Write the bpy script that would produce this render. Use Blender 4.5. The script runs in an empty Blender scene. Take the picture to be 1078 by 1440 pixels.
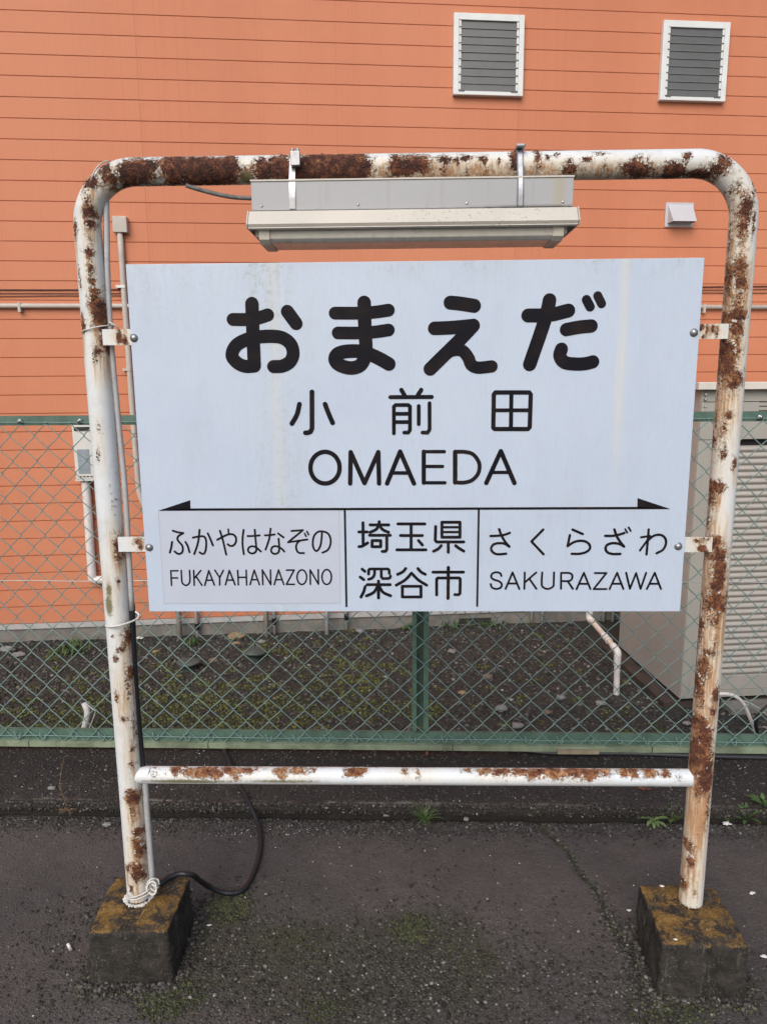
import bpy, bmesh, math, random, json
import numpy as np
from mathutils import Vector, Matrix, noise as mn

R_ = math.radians
sc = bpy.context.scene
COL = sc.collection

# ---------------------------------------------------------------- camera
CP = np.array([-.029, -1.7227, 1.5356]); YAW, PITCH, ROLL, FPX = .024, .178, -.0076, 1000.0
def cam_axes():
    cy, sy, cp, sp = math.cos(YAW), math.sin(YAW), math.cos(PITCH), math.sin(PITCH)
    f = np.array([-sy*cp, cy*cp, -sp]); r = np.array([cy, sy, 0.0]); u = np.cross(r, f)
    cr, sr = math.cos(ROLL), math.sin(ROLL)
    return cr*r+sr*u, -sr*r+cr*u, f
CR, CU, CF = cam_axes()
cam = bpy.data.cameras.new('camera'); camo = bpy.data.objects.new('camera', cam); COL.objects.link(camo)
camo.matrix_world = Matrix(((CR[0], CU[0], -CF[0], CP[0]), (CR[1], CU[1], -CF[1], CP[1]), (CR[2], CU[2], -CF[2], CP[2]), (0, 0, 0, 1)))
cam.sensor_fit = 'VERTICAL'; cam.sensor_height = 36; cam.lens = 36*FPX/1440; cam.clip_end = 500; cam.clip_start = .02
sc.camera = camo

# ---------------------------------------------------------------- light
SUN_EL, SUN_AZ = R_(42), R_(196)          # azimuth measured from +y towards +x
w = bpy.data.worlds.new('World'); sc.world = w; w.use_nodes = True
nt = w.node_tree; nt.nodes.clear()
sky = nt.nodes.new('ShaderNodeTexSky'); sky.sky_type = 'NISHITA'; sky.sun_disc = False
sky.sun_elevation = SUN_EL; sky.sun_rotation = SUN_AZ; sky.air_density = 1.0; sky.dust_density = 4.0; sky.ozone_density = 1.0
bg = nt.nodes.new('ShaderNodeBackground'); bg.inputs[1].default_value = .15
wo = nt.nodes.new('ShaderNodeOutputWorld'); nt.links.new(sky.outputs[0], bg.inputs[0]); nt.links.new(bg.outputs[0], wo.inputs[0])
sl = bpy.data.lights.new('sun', 'SUN'); sl.energy = 1.5; sl.angle = R_(50); sl.color = (1, .985, .955)
so = bpy.data.objects.new('sun', sl); COL.objects.link(so)
sd = Vector((math.sin(SUN_AZ)*math.cos(SUN_EL), math.cos(SUN_AZ)*math.cos(SUN_EL), math.sin(SUN_EL)))
so.rotation_euler = sd.to_track_quat('Z', 'Y').to_euler(); so.location = (0, 0, 8)
sc.view_settings.view_transform = 'Standard'; sc.view_settings.look = 'None'
sc.view_settings.gamma = 1; sc.view_settings.exposure = 0.10; sc.view_settings.use_curve_mapping = False

# ---------------------------------------------------------------- measuring helpers
def ray(x, y):
    return CF + CR*(x-539)/FPX - CU*(y-720)/FPX
def on_y(x, y, Y=0.0):
    d = ray(x, y); return CP + d*(Y-CP[1])/d[1]
def on_z(x, y, Z=0.0):
    d = ray(x, y); return CP + d*(Z-CP[2])/d[2]
BA = R_(6.4); UB = np.array([math.cos(BA), math.sin(BA), 0]); NB = np.array([math.sin(BA), -math.cos(BA), 0])
GZ = -.674                                   # level of the yard
OB = np.array([0, 4.53, 0.0])
def wall(x, y, out=0.0):                     # -> (u, height above yard) on the orange wall
    d = ray(x, y); P = CP + d*((OB+NB*out-CP) @ NB)/(d @ NB)
    return float((P-OB) @ UB), float(P[2]-GZ)

# ---------------------------------------------------------------- materials
class NT:
    def __init__(s, name):
        s.m = bpy.data.materials.new(name); s.m.use_nodes = True; s.t = s.m.node_tree; s.t.nodes.clear()
        s.tc = s.t.nodes.new('ShaderNodeTexCoord')
    def put(s, sock, v):
        if v is None: return
        if isinstance(v, bpy.types.NodeSocket): s.t.links.new(v, sock)
        elif isinstance(v, (tuple, list)) and sock.type == 'RGBA': sock.default_value = (*v[:3], 1)
        else: sock.default_value = v
    def vec(s, scale=(1, 1, 1), src=None, loc=(0, 0, 0)):
        n = s.t.nodes.new('ShaderNodeMapping'); s.put(n.inputs[0], src or s.tc.outputs['Object'])
        n.inputs['Scale'].default_value = scale; n.inputs['Location'].default_value = loc; return n.outputs[0]
    def noise(s, scale, detail=4, rough=.55, vec=None, dist=0.0, col=False):
        n = s.t.nodes.new('ShaderNodeTexNoise'); s.put(n.inputs['Vector'], vec or s.tc.outputs['Object'])
        n.inputs['Scale'].default_value = scale; n.inputs['Detail'].default_value = detail
        n.inputs['Roughness'].default_value = rough; n.inputs['Distortion'].default_value = dist
        return n.outputs[1 if col else 0]
    def vor(s, scale, feature='F1', vec=None, out=0, rnd=1.0):
        n = s.t.nodes.new('ShaderNodeTexVoronoi'); n.feature = feature; s.put(n.inputs['Vector'], vec or s.tc.outputs['Object'])
        n.inputs['Scale'].default_value = scale; n.inputs['Randomness'].default_value = rnd; return n.outputs[out]
    def math(s, op, a, b=0.0, c=0.0, clamp=False):
        n = s.t.nodes.new('ShaderNodeMath'); n.operation = op; n.use_clamp = clamp
        s.put(n.inputs[0], a); s.put(n.inputs[1], b); s.put(n.inputs[2], c); return n.outputs[0]
    def add(s, a, b): return s.math('ADD', a, b)
    def sub(s, a, b): return s.math('SUBTRACT', a, b)
    def mul(s, a, b): return s.math('MULTIPLY', a, b)
    def ss(s, v, lo, hi):
        n = s.t.nodes.new('ShaderNodeMapRange'); n.interpolation_type = 'SMOOTHSTEP'
        s.put(n.inputs[0], v); n.inputs[1].default_value = lo; n.inputs[2].default_value = hi; return n.outputs[0]
    def mix(s, f, a, b, mode='MIX'):
        n = s.t.nodes.new('ShaderNodeMix'); n.data_type = 'RGBA'; n.blend_type = mode
        s.put(n.inputs[0], f); s.put(n.inputs[6], a); s.put(n.inputs[7], b); return n.outputs[2]
    def ramp(s, f, st):
        n = s.t.nodes.new('ShaderNodeValToRGB'); s.put(n.inputs[0], f); e = n.color_ramp.elements
        while len(e) < len(st): e.new(.5)
        for k, (p, c) in enumerate(st):
            e[k].position = p; e[k].color = (*c, 1) if len(c) == 3 else c
        return n.outputs[0]
    def attr(s, name, out='Fac'):
        n = s.t.nodes.new('ShaderNodeAttribute'); n.attribute_name = name; return n.outputs[out]
    def xyz(s, src=None):
        n = s.t.nodes.new('ShaderNodeSeparateXYZ'); s.put(n.inputs[0], src or s.tc.outputs['Object']); return n.outputs
    def rand(s): return s.t.nodes.new('ShaderNodeObjectInfo').outputs['Random']
    def normz(s): return s.xyz(s.t.nodes.new('ShaderNodeNewGeometry').outputs['Normal'])[2]
    def bump(s, h, dist=.001, strength=1.0, prev=None):
        n = s.t.nodes.new('ShaderNodeBump'); s.put(n.inputs['Height'], h); n.inputs['Distance'].default_value = dist
        n.inputs['Strength'].default_value = strength
        if prev is not None: s.put(n.inputs['Normal'], prev)
        return n.outputs[0]
    def gauss(s, x, c, wd):      # exp(-((x-c)/wd)^2)
        d = s.math('DIVIDE', s.sub(x, c), wd); return s.math('EXPONENT', s.mul(s.mul(d, d), -1.0))
    def out(s, col, rough=.6, metal=0.0, normal=None, spec=.5, coat=0.0, trans=0.0, alpha=None):
        b = s.t.nodes.new('ShaderNodeBsdfPrincipled'); o = s.t.nodes.new('ShaderNodeOutputMaterial')
        s.put(b.inputs['Base Color'], col); s.put(b.inputs['Roughness'], rough); s.put(b.inputs['Metallic'], metal)
        s.put(b.inputs['Specular IOR Level'], spec); s.put(b.inputs['Coat Weight'], coat); s.put(b.inputs['Transmission Weight'], trans)
        if normal is not None: s.put(b.inputs['Normal'], normal)
        if alpha is not None: s.put(b.inputs['Alpha'], alpha)
        s.t.links.new(b.outputs[0], o.inputs[0]); return s.m

def m_rusty(name, base=(.62, .665, .70), warm=0.0):
    n = NT(name); r = n.attr('rust'); st = n.attr('stain'); ms = n.attr('moss')
    P = n.tc.outputs['Object']
    big = n.noise(38, 6, .62, dist=.4); fine = n.noise(150, 8, .7, dist=.6); vf = n.noise(520, 5, .7)
    v = n.add(n.add(n.mul(n.sub(big, .5), 1.1), n.mul(n.sub(fine, .5), 1.25)), n.add(n.mul(n.sub(vf, .5), .22), n.add(n.mul(r, .70), .5)))
    mask = n.ss(v, .97, 1.0)
    core = n.ss(v, 1.05, 1.45)
    # cracked, curling paint round the rust
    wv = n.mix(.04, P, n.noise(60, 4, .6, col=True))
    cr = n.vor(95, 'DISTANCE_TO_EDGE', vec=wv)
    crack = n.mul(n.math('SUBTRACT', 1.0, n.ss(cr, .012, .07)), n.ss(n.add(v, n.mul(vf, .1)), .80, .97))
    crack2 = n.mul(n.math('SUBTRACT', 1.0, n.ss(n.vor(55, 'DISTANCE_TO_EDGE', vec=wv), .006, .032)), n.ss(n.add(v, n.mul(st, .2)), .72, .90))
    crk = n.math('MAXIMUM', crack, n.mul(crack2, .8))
    shift = n.mul(n.ss(n.xyz()[2], 1.70, 1.82), -.045) if not warm else .045
    rn = n.add(n.add(n.mul(n.noise(48, 6, .72, dist=.5), .75), n.mul(vf, .25)), n.add(shift, n.mul(n.sub(fine, .5), .35)))
    rc = n.ramp(rn, [(.36, (.028, .014, .011)), (.44, (.082, .028, .019)), (.50, (.165, .055, .028)), (.56, (.29, .12, .05)), (.64, (.50, .29, .14))])
    rc = n.mix(n.mul(core, .45), rc, (.045, .020, .015))
    chips = n.mul(n.ss(n.noise(310, 4, .7, dist=.8), .60, .63), n.ss(v, .80, .95))
    mask = n.math('MAXIMUM', mask, chips)
    streak = n.noise(1.0, 5, .65, vec=n.vec((110, 110, 9)))
    streak2 = n.noise(1.0, 4, .6, vec=n.vec((300, 300, 22)))
    s1 = n.mul(n.math('MINIMUM', n.mul(st, 1.5), 1.0), n.add(.45, n.mul(n.ss(fine, .3, .7), .5)))
    s2 = n.mul(n.math('MINIMUM', n.mul(st, 1.5), 1.0), n.ss(n.add(n.add(n.mul(streak, .8), n.mul(streak2, .35)), n.mul(st, .24)), .65, .88))
    dirt = n.noise(24, 6, .7)
    paint = n.mix(n.ss(dirt, .45, .8), base, tuple(c*.80 for c in base))
    specks = n.ss(n.noise(340, 3, .5), .68, .74)
    paint = n.mix(n.mul(specks, .35), paint, (.25, .22, .18))
    paint = n.mix(n.mul(n.ss(v, .84, 1.0), .35), paint, (.72, .60, .38))
    c = n.mix(s1, paint, (.62, .53, .37)); c = n.mix(n.mul(s2, .85), c, n.mix(fine, (.22, .075, .03), (.55, .30, .12)))
    c = n.mix(n.mul(n.ss(n.add(n.mul(fine, .7), n.mul(ms, .7)), .62, .9), .9), c, (.13, .12, .045))
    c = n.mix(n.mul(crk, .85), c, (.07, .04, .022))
    c = n.mix(n.mul(n.ss(v, .84, .985), .55), c, n.mix(fine, (.30, .12, .045), (.60, .40, .20)))
    c = n.mix(mask, c, rc)
    h = n.add(n.mul(n.math('SUBTRACT', 1.0, mask), 1.0), n.mul(n.ss(v, .93, .985), .6))   # paint stands proud, its lip curled up
    h = n.sub(h, n.mul(crk, .7)); h = n.add(h, n.mul(n.mul(vf, mask), .9)); h = n.add(h, n.mul(fine, .12))
    rough = n.add(n.mul(mask, .45), .42)
    return n.out(c, rough, 0, n.bump(h, .0016, .9), .4)

def simple(name, col, rough=.5, metal=0.0, var=.15, scale=30, bump=.0, bscale=200, spec=.5, dirt=None, coat=0.0):
    n = NT(name); a = n.noise(scale, 6, .65)
    c = n.mix(n.ss(a, .3, .75), col, tuple(x*(1-var*1.6) for x in col))
    if dirt: c = n.mix(n.mul(n.ss(n.noise(scale*2.3, 8, .7, dist=.5), .52, .78), .7), c, dirt)
    nb = n.bump(n.noise(bscale, 4, .6), bump, .6) if bump else None
    return n.out(c, n.add(n.mul(a, .25), rough-.1), metal, nb, spec, coat)

def m_board():
    n = NT('board_enamel'); X, Y, Z = n.xyz()
    base = (.465, .545, .665)
    a = n.noise(5, 5, .6); c = n.mix(n.ss(a, .3, .8), base, (.435, .515, .640))
    grain = n.noise(1, 5, .7, vec=n.vec((260, 1, 26)))
    c = n.mix(n.mul(n.ss(grain, .46, .8), .34), c, (.33, .37, .42))
    cl = n.noise(1, 6, .7, vec=n.vec((7, 1, 2.2))); c = n.mix(n.mul(n.ss(cl, .50, .75), .30), c, (.36, .41, .47)); c = n.mix(n.mul(n.ss(cl, .45, .25), .35), c, (.52, .59, .70))
    # weathering: grey algae at the top edge and beside the first characters, yellowed runs down the sheet
    pat = n.ss(n.noise(90, 8, .75), .47, .72)
    g = n.add(n.mul(n.gauss(X, -.33, .055), n.gauss(Z, 1.79, .11)), n.mul(n.mul(n.gauss(X, -.315, .07), n.ss(Z, 1.95, 1.35)), .55))
    g = n.add(g, n.mul(n.mul(n.gauss(Z, 1.815, .045), n.ss(n.noise(9, 4), .46, .66)), .8))
    g = n.add(g, n.mul(n.gauss(X, -.56, .12), n.mul(n.gauss(Z, 1.74, .10), .35)))
    run = n.noise(1, 5, .65, vec=n.vec((60, 1, 3.2)))
    c = n.mix(n.math('MULTIPLY', n.mul(n.math('MINIMUM', g, 1.0), n.ss(n.add(n.mul(pat, .5), n.mul(run, .8)), .25, .85)), .62), c, (.25, .30, .25))
    y1 = n.mul(n.gauss(X, .479, .011), n.ss(Z, 1.22, 1.5))
    y2 = n.mul(n.gauss(X, -.318, .016), n.mul(n.ss(Z, 1.1, 1.3), .55))
    c = n.mix(n.mul(n.math('MINIMUM', n.add(y1, y2), 1.0), n.add(n.mul(n.noise(1, 3, .5, vec=n.vec((150, 1, 7))), .40), .02)), c, (.76, .66, .40))
    sp = n.ss(n.noise(210, 2, .4), .755, .80); c = n.mix(n.mul(sp, .5), c, (.2, .2, .2))
    return n.out(c, n.add(n.mul(a, .15), .27), 0, n.bump(n.add(n.noise(7, 3), n.mul(n.noise(300, 3), .02)), .0015, .35), .5)

def m_siding():
    n = NT('orange_siding_paint'); X, Y, Z = n.xyz()
    a = n.noise(2.2, 5, .6); b = n.noise(1, 6, .7, vec=n.vec((14, 14, 90))); v = n.noise(1, 5, .7, vec=n.vec((60, 60, 2.5)))
    c = n.mix(n.ss(a, .3, .72), (.54, .200, .106), (.51, .187, .098))
    c = n.mix(n.mul(n.rand(), .28), c, (.49, .170, .086))
    c = n.mix(n.mul(n.ss(v, .46, .74), .22), c, (.30, .11, .07)); c = n.mix(n.mul(n.ss(n.noise(.7, 4, .6), .42, .62), .22), c, (.60, .26, .15))
    c = n.mix(n.mul(n.ss(b, .55, .8), .12), c, (.62, .20, .10))
    h = n.add(n.mul(n.noise(1, 6, .7, vec=n.vec((220, 220, 26))), .6), n.mul(n.noise(160, 5, .7), .5))
    return n.out(c, .62, 0, n.bump(h, .0014, .7), .35)

def m_asphalt(name, c1, c2, light=(.12, .115, .11), lich=0.0, mossy=0.0, edge=None):
    n = NT(name); P = n.tc.outputs['Object']
    big = n.noise(1.9, 6, .6); mid = n.noise(14, 6, .65)
    cell = n.vor(230, 'F1', out=1); d = n.vor(230, 'F1', out=0)
    cell2 = n.vor(95, 'F1', out=1); d2 = n.vor(95, 'F1', out=0)
    c = n.mix(n.ss(big, .36, .66), c1, c2)
    c = n.mix(n.mul(n.ss(mid, .4, .75), .55), c, tuple(x*.5 for x in c1))
    g = n.xyz(cell)[0]; g2 = n.xyz(cell2)[1]
    c = n.mix(n.mul(n.ss(g, .60, 1.0), n.mul(n.ss(d, .6, .2), .42)), c, light)
    c = n.mix(n.mul(n.ss(g2, .90, 1.0), n.mul(n.ss(d2, .42, .25), .7)), c, tuple(x*1.25 for x in light))
    c = n.mix(n.mul(n.ss(g, .35, .0), .5), c, tuple(x*.35 for x in c1))
    if edge is not None:
        Y = n.xyz()[1]; X = n.xyz()[0]; yy = n.add(Y, n.mul(X, .008))
        band = n.mul(n.gauss(yy, edge, .010), n.ss(n.add(n.noise(9, 5, .7), n.mul(n.gauss(X, .02, .16), .16)), .44, .66))
        c = n.mix(n.mul(band, .85), c, (.21, .19, .155))
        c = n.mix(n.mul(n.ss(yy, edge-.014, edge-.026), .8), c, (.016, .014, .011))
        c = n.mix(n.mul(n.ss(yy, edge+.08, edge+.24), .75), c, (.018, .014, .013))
    if mossy:
        mm = n.attr('moss'); f = n.ss(n.add(n.mul(n.noise(60, 7, .7), .8), n.mul(mm, .55)), .60, .90)
        c = n.mix(n.mul(f, mossy), c, n.mix(n.ss(n.noise(240, 4), .35, .7), (.022, .021, .014), (.085, .086, .052)))
    if lich:
        f = n.ss(n.noise(26, 6, .7, dist=.3), .64, .72); c = n.mix(n.mul(f, lich), c, (.25, .135, .035))
    h = n.add(n.mul(n.ss(d, .55, .1), .5), n.add(n.mul(n.noise(420, 4, .7), .6), n.mul(mid, 1.6)))
    h = n.add(h, n.mul(n.ss(d2, .5, .1), n.mul(g2, .9)))
    return n.out(c, n.add(n.mul(n.noise(120, 3), .25), .62), 0, n.bump(h, .0035, 1.0), .4)

def m_pebble(name, stops, rough=.8):
    n = NT(name); t = n.attr('tint')
    c = n.ramp(t, stops); c = n.mix(n.mul(n.ss(n.noise(220, 5, .7), .4, .75), .5), c, (.04, .035, .03))
    return n.out(c, rough, 0, n.bump(n.noise(350, 4), .001, .6), .3)

def m_block():
    n = NT('lichened_concrete'); nz = n.normz(); mid = n.noise(22, 7, .7, dist=.4); fine = n.noise(150, 7, .75)
    c = n.mix(n.ss(mid, .35, .65), (.045, .040, .035), (.019, .017, .015))
    c = n.mix(n.mul(n.ss(fine, .54, .75), .55), c, (.19, .18, .155))
    streak = n.noise(1, 6, .7, vec=n.vec((60, 60, 10)))
    c = n.mix(n.mul(n.ss(streak, .56, .72), .45), c, (.17, .175, .14))
    top = n.ss(n.add(nz, n.mul(n.sub(mid, .5), 1.1)), .42, .80)
    lm = n.mul(top, n.ss(n.add(n.mul(n.noise(19, 7, .68, dist=.5), .8), n.mul(fine, .3)), .47, .62))
    lc = n.ramp(n.add(n.mul(fine, .6), n.mul(mid, .4)), [(.34, (.085, .048, .014)), (.5, (.19, .108, .030)), (.64, (.32, .20, .075))])
    c = n.mix(lm, c, lc)
    sp = n.mul(n.ss(n.vor(150, 'F1'), .34, .2), n.ss(n.noise(30, 4), .45, .65)); c = n.mix(n.mul(sp, .55), c, (.16, .165, .14))
    return n.out(c, .88, 0, n.bump(n.add(n.add(mid, n.mul(fine, .6)), n.mul(n.noise(500, 3), .3)), .006, 1.0), .25)

def m_shed(name, col, seam=0):
    n = NT(name); a = n.noise(1.6, 5, .6); v = n.noise(1, 5, .65, vec=n.vec((30, 30, 1.6)))
    c = n.mix(n.ss(a, .3, .7), col, tuple(x*.88 for x in col))
    c = n.mix(n.mul(n.ss(v, .5, .85), .35), c, (.25, .235, .21))
    return n.out(c, .42, 0, n.bump(n.noise(9, 3), .002, .2), .45)

M = {}
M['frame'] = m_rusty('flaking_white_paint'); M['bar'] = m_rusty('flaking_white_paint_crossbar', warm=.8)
M['board'] = m_board()
M['ink'] = NT('black_lettering'); _n = M['ink']; M['ink'] = _n.out(_n.mix(_n.ss(_n.noise(18, 4), .4, .75), (.007, .007, .011), (.018, .013, .013)), .5, 0, None, .10)
M['sticker'] = simple('sticker_film', (.455, .505, .61), .38, var=.04, scale=8)
M['sticker_edge'] = simple('sticker_edge', (.42, .43, .45), .5)
M['bolt'] = simple('zinc_bolt', (.42, .43, .44), .35, .8, scale=120, dirt=(.12, .09, .06))
M['steel'] = simple('stainless_strap', (.36, .37, .39), .35, .8, scale=70, dirt=(.28, .26, .24))
M['lampgrey'] = simple('lamp_housing_paint', (.345, .355, .375), .42, var=.05, scale=5)
def m_housing():
    n = NT('lamp_housing_paint'); X, Y, Z = n.xyz()
    c = n.mix(n.ss(n.noise(6, 5), .3, .75), (.345, .355, .375), (.325, .335, .35))
    st = n.mul(n.gauss(X, .322, .014), n.add(.25, n.mul(n.noise(1, 4, .6, vec=n.vec((90, 1, 9))), .6)))
    c = n.mix(st, c, (.33, .30, .18))
    run = n.mul(n.ss(n.noise(1, 5, .65, vec=n.vec((50, 1, 6))), .55, .75), .4); c = n.mix(run, c, (.25, .25, .24))
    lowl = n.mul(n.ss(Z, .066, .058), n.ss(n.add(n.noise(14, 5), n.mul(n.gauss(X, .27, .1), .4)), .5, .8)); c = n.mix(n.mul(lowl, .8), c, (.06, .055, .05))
    return n.out(c, .42)
M['lampgrey'] = m_housing()
def m_lampwhite():
    n = NT('lamp_reflector_paint'); X, Y, Z = n.xyz()
    sp = n.mul(n.ss(n.noise(170, 4, .6), .60, .66), n.ss(n.add(n.noise(6, 3), n.mul(n.gauss(X, .17, .2), .35)), .52, .8))
    c = n.mix(n.ss(n.noise(8, 5), .3, .75), (.53, .50, .445), (.48, .46, .415))
    c = n.mix(n.mul(sp, .75), c, (.20, .17, .13))
    return n.out(c, .4)
M['lampwhite'] = m_lampwhite()
M['lens'] = simple('yellowed_acrylic', (.56, .545, .49), .28, var=.08, scale=25, dirt=(.25, .23, .2))
M['lenscap'] = simple('lamp_end_cap', (.58, .55, .47), .45, var=.08, scale=25, dirt=(.25, .22, .18))
M['conduit'] = simple('grey_conduit', (.44, .45, .46), .45, var=.12, scale=20, dirt=(.2, .18, .16))
M['rubber'] = simple('black_cable_rubber', (.013, .014, .018), .42, var=.2, scale=20, bump=.0004)
M['darkhose'] = simple('weathered_sleeve', (.13, .13, .125), .6, var=.3, scale=60, dirt=(.28, .27, .24))
M['tie'] = simple('white_tie_wire', (.62, .61, .58), .45, var=.15, scale=60, dirt=(.3, .26, .2))
M['block'] = m_block()
M['siding'] = m_siding()
M['flashing'] = simple('aluminium_flashing', (.50, .50, .49), .5, .2, scale=9, dirt=(.3, .28, .25))
M['foundation'] = simple('mortar_foundation', (.21, .20, .18), .85, var=.25, scale=6, bump=.003, bscale=90, dirt=(.10, .09, .08))
M['aluwhite'] = simple('white_aluminium', (.68, .71, .71), .38, var=.06, scale=12)
M['slatglass'] = simple('frosted_louvre_glass', (.10, .105, .10), .3, var=.12, scale=9, spec=.7)
M['slatedge'] = simple('louvre_glass_edge', (.2, .21, .2), .3, var=.1)
M['dark'] = simple('dark_interior', (.03, .03, .03), .8)
M['clip'] = simple('louvre_clip', (.10, .10, .10), .5)
M['hood'] = simple('grey_vent_hood', (.49, .49, .525), .42, var=.05, scale=9)
M['wallpipe'] = simple('beige_wall_conduit', (.48, .44, .40), .5, var=.1, scale=7)
M['wirepaint'] = simple('brown_wall_cable', (.13, .055, .04), .6)
M['meter'] = simple('meter_box_plastic', (.60, .60, .57), .4, var=.06, scale=8)
M['meterwin'] = simple('meter_window', (.30, .35, .40), .15, spec=.8, var=.2, scale=18)
M['pvc'] = simple('white_pvc', (.70, .68, .66), .42, var=.14, scale=14, dirt=(.34, .27, .22))
M['pvcpink'] = simple('sunburnt_pvc', (.60, .50, .42), .5, var=.12, scale=14, dirt=(.34, .27, .22))
M['metalpipe'] = simple('flexible_metal_tube', (.78, .77, .78), .35, .0, scale=60, dirt=(.2, .16, .14))
M['fence'] = simple('green_fence_paint', (.085, .160, .125), .5, var=.25, scale=14, dirt=(.06, .075, .06))
M['wire'] = simple('green_coated_wire', (.165, .265, .25), .45, var=.14, scale=30)
M['fencebase'] = simple('faded_green_angle', (.22, .27, .185), .6, var=.35, scale=10, dirt=(.10, .10, .07), bump=.001, bscale=80)
M['galv'] = simple('galvanised_wire', (.50, .50, .49), .4, .5)
M['shed'] = m_shed('shed_front_paint', (.36, .35, .315)); M['shedside'] = m_shed('shed_side_paint', (.40, .385, .350))
M['shedtrim'] = m_shed('shed_roof_trim', (.66, .63, .57)); M['shutter'] = m_shed('shutter_paint', (.385, .365, .335))
M['plinth'] = simple('dark_brown_plinth', (.060, .045, .038), .85, var=.3, scale=9, bump=.004, bscale=60)  # dark brown base colour, mottled and rough
M['asphalt'] = m_asphalt('worn_asphalt', (.094, .080, .074), (.066, .060, .058), lich=.35, mossy=.75)
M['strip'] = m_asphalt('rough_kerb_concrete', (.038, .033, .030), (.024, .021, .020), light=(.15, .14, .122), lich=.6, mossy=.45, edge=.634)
M['edgewall'] = simple('platform_wall_concrete', (.09, .085, .075), .9, var=.3, scale=4, bump=.004)
M['soil'] = m_asphalt('yard_soil', (.040, .040, .034), (.028, .028, .025), light=(.12, .118, .105), mossy=.8)
M['peb'] = m_pebble('mixed_gravel', [(0, (.018, .018, .017)), (.5, (.045, .044, .041)), (.85, (.090, .086, .080)), (.97, (.14, .13, .12)), (1, (.30, .29, .27))])
M['grit'] = m_pebble('asphalt_grit', [(0, (.014, .013, .012)), (.5, (.040, .035, .032)), (.8, (.075, .070, .062)), (.97, (.13, .125, .115)), (1, (.30, .29, .28))])
M['speck'] = m_pebble('white_grit', [(0, (.45, .44, .42)), (1, (.70, .69, .66))])
M['moss'] = m_pebble('moss_green', [(0, (.020, .022, .011)), (.5, (.050, .056, .026)), (1, (.10, .108, .055))], .95)
M['flake'] = simple('curled_paint_flake', (.56, .54, .50), .6, var=.3, scale=200, dirt=(.30, .19, .11)); M['scab'] = simple('rust_scab', (.11, .042, .024), .9, var=.5, scale=140, dirt=(.26, .11, .05))
M['ymoss'] = m_pebble('yellow_green_moss', [(0, (.028, .034, .012)), (.5, (.080, .094, .026)), (1, (.16, .175, .055))], .95)
M['leaf'] = m_pebble('weed_leaf', [(0, (.03, .07, .02)), (.5, (.07, .13, .035)), (1, (.15, .21, .085))], .6)
M['dry'] = simple('dry_stalk', (.20, .13, .075), .8, var=.3)
M['stone'] = simple('grey_stone', (.22, .22, .215), .8, var=.25, scale=40, bump=.002, bscale=120)
M['tanstone'] = simple('tan_stone', (.26, .20, .11), .85, var=.25, scale=40, bump=.002, bscale=120)
M['brownstone'] = simple('brown_stone', (.17, .12, .09), .85, var=.25, scale=40, bump=.002, bscale=120)
M['rustbit'] = simple('rusty_scrap', (.14, .055, .03), .9, var=.4, scale=60, bump=.002)
M['lid'] = simple('green_grey_lid', (.065, .085, .078), .6, var=.2, scale=30, dirt=(.05, .05, .045))
M['paper'] = simple('white_paper', (.72, .71, .69), .7, var=.08, scale=60)
M['filter'] = simple('cigarette_end_ash', (.36, .36, .38), .8, var=.3, scale=200)
M['wood'] = simple('weathered_lath', (.30, .25, .17), .8, var=.2, scale=30)

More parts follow.
